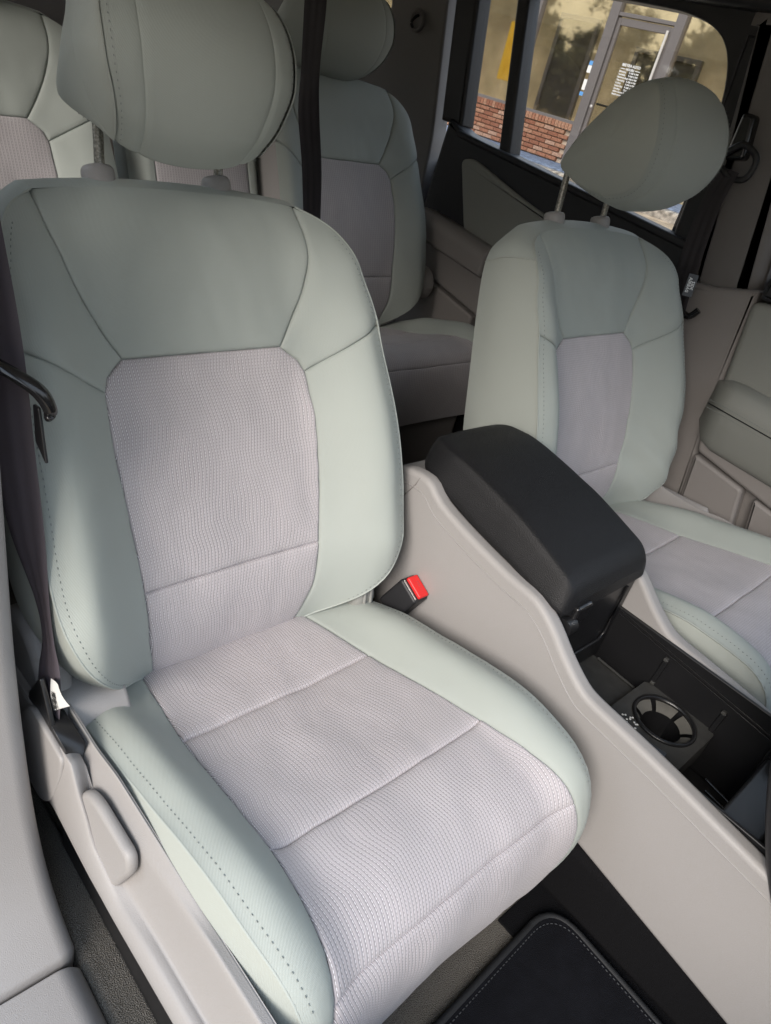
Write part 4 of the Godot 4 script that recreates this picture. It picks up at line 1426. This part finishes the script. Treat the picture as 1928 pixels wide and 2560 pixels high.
# ---------------------------------------------------------------- belts, buckle, floor mat
func ribbon(path: Array, wid: Array, th := 0.0012) -> Mb:
	var m := Mb.new()
	var rows := []
	var uvs := []
	for i in path.size():
		var w: Vector3 = wid[i]
		var a: Vector3 = path[max(i - 1, 0)]
		var b: Vector3 = path[min(i + 1, path.size() - 1)]
		var nn := (b - a).normalized().cross(w.normalized()).normalized() * th
		var row := []
		var h := w * 0.5
		# woven: three faint lengthwise ribs on each face
		for k in 13:
			var x := k / 12.0 * 2.0 - 1.0
			row.append(path[i] + h * x + nn * (1.0 + 0.8 * cos(x * PI * 3.0)) * (0.35 if absf(x) > 0.98 else 1.0))
		for k in range(12, -1, -1):
			var x := k / 12.0 * 2.0 - 1.0
			row.append(path[i] + h * x - nn * (1.0 + 0.35 * cos(x * PI * 3.0)) * (0.35 if absf(x) > 0.98 else 1.0))
		row.append(row[0])
		rows.append(row)
	m.grid(rows)
	return m

func belts():
	var nb := thing("seat_belt", "dark belt hanging down along the outer side of the nearest seat", "seat belt", V3(-0.70, 0.70, -0.62), "front seat belts")
	var ctrl := [V3(-0.765, 1.56, -0.700), V3(-0.735, 1.34, -0.690), V3(-0.722, 1.21, -0.673), V3(-0.716, 1.10, -0.662), V3(-0.710, 1.00, -0.650), V3(-0.702, 0.915, -0.632), V3(-0.700, 0.865, -0.622), V3(-0.703, 0.815, -0.612), V3(-0.712, 0.73, -0.592)]
	var wds := [V3(-0.030, 0.004, -0.036), V3(-0.030, 0.004, -0.036), V3(-0.030, 0.004, -0.036), V3(-0.028, 0.004, -0.037), V3(-0.022, 0.0, -0.041), V3(-0.004, -0.012, -0.030), V3(-0.003, -0.012, -0.026), V3(-0.010, -0.020, -0.038), V3(-0.004, -0.022, -0.042)]
	wpart("webbing", ribbon(cr(ctrl, 8), cr(wds, 8)), M.belt, nb)
	var anc := Mb.new()
	anc.slab(round_poly([V2(-0.640, 0.776), V2(-0.606, 0.830), V2(-0.580, 0.788), V2(-0.556, 0.738), V2(-0.575, 0.66), V2(-0.644, 0.70)], 0.005, 3), -0.7165, -0.7105, 0.002, map_x)
	wpart("anchor_sleeve", anc, M.black, nb)
	var lh := Mb.new()
	lh.tube(cr([V3(-0.757, 1.196, -0.680), V3(-0.740, 1.195, -0.655), V3(-0.722, 1.185, -0.640), V3(-0.703, 1.170, -0.630), V3(-0.694, 1.152, -0.627), V3(-0.696, 1.140, -0.628)], 5), [0.0055, 0.0058, 0.006, 0.0062, 0.0064, 0.0066, 0.0068, 0.007, 0.0072, 0.0074, 0.0076, 0.0078, 0.008, 0.0082, 0.0084, 0.0085, 0.0086, 0.0086, 0.0086, 0.0084, 0.0082, 0.0078, 0.007, 0.006, 0.0048, 0.003], 10, false, 0.8)
	wpart("latch_bar", lh, M.black_gloss, nb)
	var tong := Mb.new()
	tong.slab(round_poly([V2(-0.645, 1.150), V2(-0.632, 1.152), V2(-0.615, 1.100), V2(-0.640, 1.112)], 0.003, 3), -0.703, -0.700, 0.001, map_x)
	var tn := wpart("latch_plate", tong, M.black, nb)
	var tg := Mb.new()
	tg.slab(round_poly([V2(-0.640, 1.135), V2(-0.630, 1.130), V2(-0.622, 1.108), V2(-0.636, 1.116)], 0.002, 3), -0.6995, -0.6985, 0.0004, map_x)
	wpart("latch_tongue", tg, M.metal, tn)

	var fb := thing("seat_belt", "dark belt running down the far door pillar from its metal-rimmed guide", "seat belt", V3(0.78, 1.1, -0.75), "front seat belts")
	wpart("webbing", ribbon(cr([V3(0.790, 1.452, -0.768), V3(0.785, 1.38, -0.776), V3(0.78, 1.25, -0.764), V3(0.775, 1.17, -0.748), V3(0.77, 1.05, -0.72), V3(0.765, 0.90, -0.68)], 6), cr([V3(-0.012, -0.002, 0.046), V3(-0.006, -0.006, 0.050), V3(-0.006, -0.006, 0.055), V3(-0.006, -0.005, 0.050), V3(-0.006, -0.004, 0.046), V3(-0.006, -0.004, 0.046)], 6)), M.belt_dark, fb)
	var arm := Mb.new()
	arm.slab(round_poly([V2(-0.800, 1.560), V2(-0.772, 1.560), V2(-0.756, 1.475), V2(-0.800, 1.465)], 0.01, 4), 0.800, 0.84, 0.008, map_x)
	wpart("guide_cover", arm, M.black_gloss, fb)
	var ring := Mb.new()
	var rp := []
	for p in round_poly([V2(-0.815, 1.462), V2(-0.765, 1.508), V2(-0.722, 1.486), V2(-0.728, 1.440), V2(-0.760, 1.436)], 0.018, 6): rp.append(V3(0.792, p.y, p.x))
	ring.tube(rp, 0.0068, 10, true)
	wpart("guide_ring", ring, M.black_trim, fb)
	var lt := Mb.new()
	lt.tube(cr([V3(0.768, 1.165, -0.770), V3(0.760, 1.160, -0.735), V3(0.760, 1.152, -0.705), V3(0.764, 1.172, -0.690)], 5), 0.0095, 8, false, 0.8)
	wpart("latch_bar", lt, M.black_gloss, fb)

	var rbt := thing("rear_seat_belt", "dark shoulder belt hanging from the roof in front of the second row", "seat belt", V3(0.13, 1.1, -1.35))
	wpart("webbing", ribbon(cr([V3(0.078, 1.62, -1.36), V3(0.082, 1.54, -1.35), V3(0.094, 1.43, -1.35), V3(0.108, 1.35, -1.35), V3(0.138, 1.25, -1.35), V3(0.175, 1.12, -1.36), V3(0.22, 0.95, -1.37)], 6), cr([V3(0.032, 0, 0.02), V3(0.030, 0, 0.03), V3(0.016, 0, 0.04), V3(0.040, 0, 0.02), V3(0.056, -0.01, 0.0), V3(0.05, -0.01, 0.0), V3(0.05, -0.01, 0.0)], 6)), M.belt_dark, rbt)

	# buckle
	var bk := thing("seat_belt_buckle", "black belt buckle with a red press button beside the console", "buckle", V3(-0.155, 0.74, -0.56))
	var up := V3(0.04, 0.90, 0.43).normalized()          # out of the seat, towards the button
	var sidev := V3(0.0, -0.43, 0.90)
	sidev = (sidev - up * sidev.dot(up)).normalized()
	var nrm := sidev.cross(up).normalized()
	var ctr := V3(-0.156, 0.765, -0.566)
	var bas := Basis(sidev, up, sidev.cross(up))
	var body := Mb.new()
	body.rbox(Transform3D(bas, ctr), V3(0.0225, 0.036, 0.0170), 0.005, 3)
	var bo := wpart("buckle_body", body, M.black_trim, bk)
	var slot := Mb.new()
	slot.rbox(Transform3D(bas, ctr + up * 0.0355 + bas.z * 0.0125), V3(0.0185, 0.0014, 0.0012), 0.0005, 1)
	wpart("slot", slot, M.metal, bo)
	var btn := Mb.new()
	btn.rbox(Transform3D(bas, ctr + up * 0.0365 - bas.z * 0.0040), V3(0.0195, 0.0050, 0.0112), 0.003, 2)
	var bt := wpart("press_button", btn, M.red, bk, null, "red release button")
	var tm := TextMesh.new()
	tm.font = sysfont("Droid Sans")
	tm.text = "PRESS"
	tm.font_size = 16
	tm.pixel_size = 0.00042
	tm.depth = 0.0004
	var word := part("press_lettering", tm, M.red_mark, bt, ctr + up * 0.0415 - bas.z * 0.0055)
	word.basis = Basis(sidev, -bas.z, up)
	var stalk := Mb.new()
	stalk.tube([ctr - up * 0.03, ctr - up * 0.09 + V3(0.0, 0, -0.01)], 0.016, 10, false, 0.6)
	wpart("stalk", stalk, M.black, bk)

	# floor mat, stitched edge
	var mt := thing("floor_mat", "black felt floor mat with a stitched edge in the footwell", "floor mat", V3(-0.42, 0.482, 0.1))
	var outl := round_poly([V2(-0.150, -0.135), V2(-0.182, 0.50), V2(-0.69, 0.50), V2(-0.69, -0.115)], [0.055, 0.03, 0.03, 0.05], 8)
	var mm := Mb.new()
	mm.slab(outl, 0.4815, 0.4935, 0.004, map_y)
	wpart("felt", mm, M.mat_felt, mt)
	var edge := []
	var inner := []
	for i in outl.size():
		var p: Vector2 = outl[i]
		var q := V2(-0.42, 0.17)
		edge.append(V3(p.x, 0.489, p.y))
		var d := V2(clampf((q.x - p.x) * 10.0, -1, 1), clampf((q.y - p.y) * 10.0, -1, 1)) * 0.009
		inner.append(V3(p.x + d.x, 0.4942, p.y + d.y))
	edge.append(edge[0]); inner.append(inner[0])
	var em := Mb.new()
	em.tube(edge, 0.0062, 8)
	wpart("bound_edge", em, M.mat_edge, mt)
	var st := wpart("stitching", stitches(inner, 0.0068, V3(0.0014, 0.0012, 0.0038), V3(0, 1, 0)), mat(lin(0.05, 0.054, 0.06), 0.8), mt)
	st.set_meta("kind", "stuff")

# ---------------------------------------------------------------- outside
const FX := 10.5       # front of the shop
func outside():
	var g := Mb.new()
	var rows := []
	for i in 30:
		var x: float = [-70, -55, -45, -35, -28, -22, -17, -13, -10, -7, -5, -3, -1, 0, 1.2, 2, 3, 4, 5, 6, 7, 8, 8.8, 9.35, 10.2, 12, 16, 25, 40, 70][i]
		var row := []
		for j in 25:
			var z := lerpf(-70, 60, j / 24.0)
			row.append(V3(x, 0.40 * smoothstep(0.0, 9.0, x) * (1.0 if x < 9.36 else 1.0), z))
		rows.append(row)
	g.grid(rows)
	struct("ground", g, M.asphalt, "pale sandy parking lot", V3(0, -50, 0))
	var w := Mb.new()
	w.box(V3(10.15, 0.43, -6.0), V3(1.2, 0.26, 30.0), 0.02)
	struct("sidewalk", w, M.walk, "blue-grey painted walk along the shop")
	var cb := Mb.new()
	cb.box(V3(9.46, 0.41, -6.0), V3(0.16, 0.25, 30.0), 0.025)
	struct("kerb", cb, M.curb, "weathered pale kerb")

	var sh := thing("shop_front", "brick and bronze glass shop front seen through the car window", "building", V3(FX, 0.56, -7.0))
	# knee wall brick by brick, z from -13.5 to -8.45 (left of the door)
	var rng := RandomNumberGenerator.new()
	rng.seed = 3
	var bm := []
	for k in 3:
		var b := Mb.new()
		b.rbox(Transform3D(), V3(0.045, 0.0285, 0.0985 + 0.001 * k), 0.006, 1)
		bm.append(b.done())
	var sm := Mb.new()
	sm.rbox(Transform3D(), V3(0.06, 0.048, 0.0305), 0.006, 1)
	var soldier := sm.done()
	var backing := Mb.new()
	backing.box(V3(FX + 0.055, 0.83, -10.68), V3(0.09, 0.54, 5.60), 0.004)
	wpart("mortar", backing, M.mortar, sh)
	for r in 7:
		var z := -13.35 + (0.105 if r % 2 else 0.0)
		while z < -7.95:
			part("brick", bm[rng.randi() % 3], M["brick%d" % [0, 0, 1, 2, 2, 3, 0, 1][rng.randi() % 8]], sh, V3(0.052 + rng.randf_range(-0.003, 0.003) - 0.055 + 0.0, 0.044 + r * 0.0685, z + 7.0))
			z += 0.21
	var zz := -13.40
	while zz < -7.89:
		part("brick", soldier, M["brick%d" % [0, 1, 0, 1, 2][rng.randi() % 5]], sh, V3(-0.008, 0.548 + rng.randf_range(-0.003, 0.003), zz + 7.0))
		zz += 0.0705
	# frames: (z centre, width)
	var ups := [[-13.6, 0.10], [-9.21, 0.085], [-7.785, 0.165], [-6.655, 0.15], [-3.5, 0.10]]
	for u in ups:
		var m := Mb.new()
		m.box(V3(FX + 0.0, 1.86, u[0]), V3(0.12, 2.60 if u[0] > -9 else 2.0, u[1]), 0.006)
		if u[0] < -9:
			for i in m.v.size(): m.v[i].y += 0.30
		wpart("window_upright", m, M.aluminium, sh)
	var rails := [[1.170, -13.55, -7.87, 0.06], [3.13, -13.55, -3.5, 0.055], [2.715, -7.70, -6.73, 0.05], [1.0, -6.58, -3.5, 0.055]]
	for r in rails:
		var m := Mb.new()
		m.box(V3(FX + 0.002, r[0], (r[1] + r[2]) / 2), V3(0.105, r[3], r[2] - r[1]), 0.005)
		wpart("window_rail", m, M.aluminium, sh)
	var panes := [[1.20, 3.10, -13.55, -9.26], [1.20, 3.10, -9.16, -7.87], [2.74, 3.10, -7.70, -6.73], [0.60, 3.10, -6.58, -3.55]]
	for p in panes:
		var m := Mb.new()
		m.box(V3(FX + 0.012, (p[0] + p[1]) / 2, (p[2] + p[3]) / 2), V3(0.008, p[1] - p[0], p[3] - p[2]), 0.001, Basis(), 1)
		wpart("window_pane", m, M.bronze_glass, sh)
	# wall above and at the ends
	var hd := Mb.new()
	hd.box(V3(FX + 0.1, 3.75, -8.0), V3(0.25, 1.20, 14.0), 0.01)
	wpart("header_wall", hd, M.stucco, sh)
	for z in [-17.0, 1.5]:
		var m := Mb.new()
		m.box(V3(FX + 0.1, 2.35, z), V3(0.25, 4.0, 7.1 if z < 0 else 9.9), 0.01)
		wpart("end_wall", m, M.stucco, sh)
	# room behind the glass
	var rm := Mb.new()
	rm.box(V3(FX + 1.7, 1.9, -8.4), V3(0.1, 3.4, 10.4), 0.01)
	wpart("back_wall", rm, M.tan_wall, sh)
	var rmf := Mb.new()
	rmf.box(V3(FX + 1.4, 0.54, -8.4), V3(2.6, 0.04, 10.4), 0.01)
	wpart("room_floor", rmf, M.tan_wall, sh)
	for z in [-13.6, -3.3]:
		var m := Mb.new()
		m.box(V3(FX + 1.4, 1.9, z), V3(2.6, 3.4, 0.1), 0.01)
		wpart("room_side", m, M.tan_wall, sh)
	for q in [[-9.55, 0.72], [-7.98, 0.36], [-7.28, 0.46]]:
		var m := Mb.new()
		m.box(V3(FX + 1.62, 1.62 if q[1] > 0.6 else 2.0, q[0]), V3(0.05, 2.1 if q[1] > 0.6 else 0.8, q[1]), 0.01)
		var dd := wpart("inner_doorway", m, M.dark_wall, sh)
		var fr := Mb.new()
		var yc := 1.62 if q[1] > 0.6 else 2.0
		var hh := 2.1 if q[1] > 0.6 else 0.8
		for s in [-1, 1]: fr.box(V3(FX + 1.60, yc, q[0] + s * (q[1] / 2 + 0.04)), V3(0.08, hh, 0.075), 0.006)
		fr.box(V3(FX + 1.60, yc + hh / 2 + 0.04, q[0]), V3(0.08, 0.075, q[1] + 0.155), 0.006)
		wpart("doorway_frame", fr, M.aluminium, dd)
	# glazed door with opening hours
	var dr := thing("shop_door", "glazed shop door with white opening hours lettering", "door", V3(FX, 0.57, -7.215))
	for p in [[-7.665, 0.060], [-6.765, 0.060]]:
		var st := Mb.new()
		st.box(V3(FX + 0.002, 1.62, p[0]), V3(0.06, 2.10, p[1]), 0.006)
		wpart("door_stile", st, M.aluminium, dr)
	for p in [[2.625, 0.095], [0.68, 0.22]]:
		var m := Mb.new()
		m.box(V3(FX + 0.002, p[0], -7.215), V3(0.056, p[1], 0.838), 0.006)
		wpart("door_rail", m, M.aluminium, dr)
	var pb := Mb.new()
	pb.box(V3(FX + 0.06, 1.52, -7.215), V3(0.03, 0.030, 0.838), 0.006)
	wpart("push_bar", pb, M.black_trim, dr)
	var hd2 := Mb.new()
	hd2.tube([V3(FX - 0.06, 2.62, -6.80), V3(FX - 0.06, 1.40, -6.80)], 0.020, 10)
	wpart("pull_handle", hd2, M.alu_light, dr)
	var lk := Mb.new()
	lk.lathe(Transform3D(Basis(V3(0, 0, 1), V3(-1, 0, 0), V3(0, -1, 0)), V3(FX - 0.03, 1.47, -7.66)), [V2(0.022, 0.0), V2(0.022, 0.010), V2(0.0, 0.012)], 16)
	wpart("door_lock", lk, M.alu_light, dr)
	var gp := Mb.new()
	gp.box(V3(FX + 0.004, 1.68, -7.215), V3(0.008, 1.79, 0.836), 0.001, Basis(), 1)
	var glass := wpart("door_pane", gp, M.bronze_glass, dr)
	var lines := [["METRA AUTO"], ["HOURS"], ["Monday", "9 AM", "6 PM"], ["Tuesday", "9 AM", "6 PM"], ["Wednesday", "9 AM", "6 PM"], ["Thursday", "9 AM", "6 PM"], ["Friday", "9 AM", "6 PM"], ["Saturday", "9 AM", "4 PM"], ["Sunday", "Closed"], ["After hours by appointment"], ["Walk-ins welcome"]]
	for i in lines.size():
		for c in lines[i].size():
			var tm := TextMesh.new()
			tm.font = sysfont("Droid Sans", true)
			tm.text = lines[i][c]
			tm.font_size = 32
			tm.pixel_size = [0.00165, 0.0014, 0.00105][mini(i, 2)]
			tm.depth = 0.002
			tm.horizontal_alignment = HORIZONTAL_ALIGNMENT_CENTER if i < 2 else HORIZONTAL_ALIGNMENT_LEFT
			var t := part("hours_lettering", tm, M.lettering, glass)
			t.position = V3(FX - 0.006, 2.105 - 0.0385 * i - (0.012 if i > 0 else 0.0), -7.215 if i < 2 else [-7.395, -7.215, -7.125][c])
			t.rotation = V3(0, -PI / 2, 0)
	for sgn in [-1, 1]:
		var du := Mb.new()
		du.box(V3(FX - 0.002, 2.055, -7.215 + sgn * 0.13), V3(0.002, 0.008, 0.09), 0.0008, Basis(), 1)
		wpart("lettering_rule", du, M.lettering, glass)
	# stickers on the pane beside the door
	for i in 4:
		var m := Mb.new()
		m.box(V3(FX + 0.004, [2.03, 1.945, 1.73, 1.60][i], [-7.935, -7.94, -7.93, -7.94][i]), V3(0.004, [0.06, 0.10, 0.15, 0.055][i], 0.075), 0.001, Basis(), 1)
		single("window_sticker", m, [M.blue_print, M.white, M.white, M.blue_print][i], ["blue sticker at the top of the row beside the shop door", "white sticker just under the blue one beside the shop door", "large white sticker below the gap in the row beside the shop door", "blue sticker at the bottom of the row beside the shop door"][i], "sticker", V3(FX, [2.03, 1.945, 1.73, 1.60][i], -7.94), "stickers by the shop door")
	# yellow banner standing inside the left window
	var yb := Mb.new()
	yb.box(V3(FX + 0.12, 1.92, -9.66), V3(0.02, 0.86, 0.36), 0.004)
	single("yellow_banner", yb, M.yellow, "tall yellow banner inside the shop's left window", "banner", V3(FX + 0.12, 1.49, -9.66))

	# trees across the lot, seen in the shop glass
	var leafm := Mb.new()
	leafm.grid([[V3(-0.5, 0, 0), V3(0, 0.10, 0.28)], [V3(0, 0.10, -0.28), V3(0.5, 0, 0)]])
	var leaf := leafm.done()
	var rt := RandomNumberGenerator.new()
	rt.seed = 12
	var spots := [[-24, -31, 7.5], [-27, -24.5, 9.0], [-23, -38, 8.0], [-29, -45, 10.0], [-26, -18, 7.0], [-30, -11, 8.5], [-33, -54, 10.5], [-24, -4, 6.5]]
	hedge(rt, leaf, false)
	hedge(rt, leaf, true)
	var first: Node3D = null
	for i in spots.size():
		var sp: Array = spots[i]
		var t: Node3D
		var lb: String = "dark leafy tree across the lot, number %d from the left in the shop glass" % (i + 1)
		if i < 2:
			t = tree(rt, leaf)
			if first == null: first = t
		else:
			t = first.duplicate()
			t.name = numbered("tree")
			add_child(t)
		t.position = V3(sp[0], 0.0, sp[1])
		t.rotation.y = i * 1.7
		t.scale = Vector3.ONE * sp[2] / 8.0
		t.set_meta("label", "dark leafy tree across the parking lot, mirrored in the shop glass")
		t.set_meta("category", "tree")
		t.set_meta("group", "trees mirrored in the shop glass")

func hedge(rng: RandomNumberGenerator, leaf: Mesh, front: bool):
	var mm := MultiMesh.new()
	mm.transform_format = MultiMesh.TRANSFORM_3D
	mm.mesh = leaf
	mm.instance_count = 16000
	for k in 16000:
		var z := rng.randf_range(-75.0, 5.0)
		var top := 5.2 + 1.3 * sin(z * 0.35) + 0.9 * sin(z * 0.9 + 1.0)
		var y := top * pow(rng.randf(), 0.75)
		var x := -37.0 - rng.randf() * 3.0
		var b := Basis(Vector3(rng.randfn(), rng.randfn(), rng.randfn()).normalized(), rng.randf() * TAU).scaled(Vector3.ONE * rng.randf_range(0.7, 1.3))
		if front: mm.set_instance_transform(k, Transform3D(b, Vector3(z * 0.5 + 18.0, y * 0.9, 13.0 + (-37.0 - x))))
		else: mm.set_instance_transform(k, Transform3D(b, Vector3(x, y, z)))
	var o := MultiMeshInstance3D.new()
	o.name = numbered("woods")
	o.multimesh = mm
	o.material_override = M.leaf
	o.set_meta("kind", "stuff")
	o.set_meta("label", "dark line of woods across the parking lot, mirrored in the shop glass" if not front else "woods ahead of the car, out of the picture")
	add_child(o)

func tree(rng: RandomNumberGenerator, leaf: Mesh) -> Node3D:
	var t := thing("tree", "", "tree")
	var tr := Mb.new()
	tr.tube(cr([V3(0, 0, 0), V3(0.08, 1.5, 0.05), V3(-0.05, 3.2, 0.0), V3(0.1, 5.0, 0.1), V3(0.0, 6.6, 0)], 3), [0.26, 0.24, 0.22, 0.2, 0.19, 0.18, 0.16, 0.14, 0.12, 0.10, 0.07, 0.05, 0.03], 8)
	for k in 9:
		var a := k * 2.4
		var y := 2.2 + k * 0.42
		tr.tube([V3(0, y, 0), V3(cos(a) * 1.0, y + 0.6, sin(a) * 1.0), V3(cos(a) * 2.1, y + 1.0, sin(a) * 2.1)], [0.09, 0.06, 0.02], 5)
	part("trunk", tr.done(), M.bark, t)
	var mm := MultiMesh.new()
	mm.transform_format = MultiMesh.TRANSFORM_3D
	mm.mesh = leaf
	var clumps := []
	for k in 46:
		var d: Vector3 = Vector3(rng.randfn(), rng.randfn() * 0.9, rng.randfn()).normalized() * pow(rng.randf(), 0.4)
		clumps.append([V3(0, 4.9, 0) + d * V3(2.9, 2.9, 2.9), rng.randf_range(0.45, 1.0)])
	mm.instance_count = 4600
	for k in 4600:
		var c: Array = clumps[k % 46]
		var d: Vector3 = Vector3(rng.randfn(), rng.randfn(), rng.randfn()) * 0.5 * float(c[1])
		var b := Basis(Vector3(rng.randfn(), rng.randfn(), rng.randfn()).normalized(), rng.randf() * TAU).scaled(Vector3.ONE * rng.randf_range(0.25, 0.48))
		mm.set_instance_transform(k, Transform3D(b, c[0] + d))
	var o := MultiMeshInstance3D.new()
	o.name = "crown"
	o.multimesh = mm
	o.material_override = M.leaf
	o.set_meta("kind", "stuff")
	t.add_child(o)
	return t

func _ready():
	var cam := Camera3D.new()
	cam.name = "camera"
	add_child(cam)
	cam.position = V3(-0.938, 1.5, 0.0)
	cam.basis = Basis(Vector3(0.723697, 0.228994, 0.651018), Vector3(0.213007, 0.823166, -0.526333), Vector3(-0.656422, 0.519577, 0.546946))
	cam.fov = 69.56
	cam.near = 0.02
	cam.far = 400.0
	cam.current = true

	var env := Environment.new()
	env.background_mode = Environment.BG_SKY
	var sky := Sky.new()
	var ps := ProceduralSkyMaterial.new()
	ps.sky_top_color = Color(0.74, 0.82, 0.92)
	ps.sky_horizon_color = Color(0.97, 0.96, 0.92)
	ps.sky_curve = 0.25
	ps.ground_bottom_color = Color(0.35, 0.32, 0.28)
	ps.ground_horizon_color = Color(0.7, 0.66, 0.6)
	ps.sun_angle_max = 1.0
	ps.energy_multiplier = 1.0
	sky.sky_material = ps
	env.sky = sky
	env.background_energy_multiplier = 1.0
	env.tonemap_mode = Environment.TONE_MAPPER_LINEAR
	env.tonemap_exposure = 3.1
	env.sdfgi_enabled = true
	env.ssao_enabled = true
	env.ssil_enabled = true
	var we := WorldEnvironment.new()
	we.name = "world"
	we.environment = env
	add_child(we)
	var sun := DirectionalLight3D.new()
	sun.name = "sun"
	add_child(sun)
	sun.light_energy = 0.45
	sun.light_color = Color(1.0, 0.97, 0.94)
	sun.light_angular_distance = 30.0
	sun.shadow_enabled = true
	sun.look_at_from_position(Vector3.ZERO, V3(0.80, -0.50, -0.30), Vector3.UP)

	build_materials()
	shell()
	outside()
	far_doors()
	console()
	seats()
	belts()
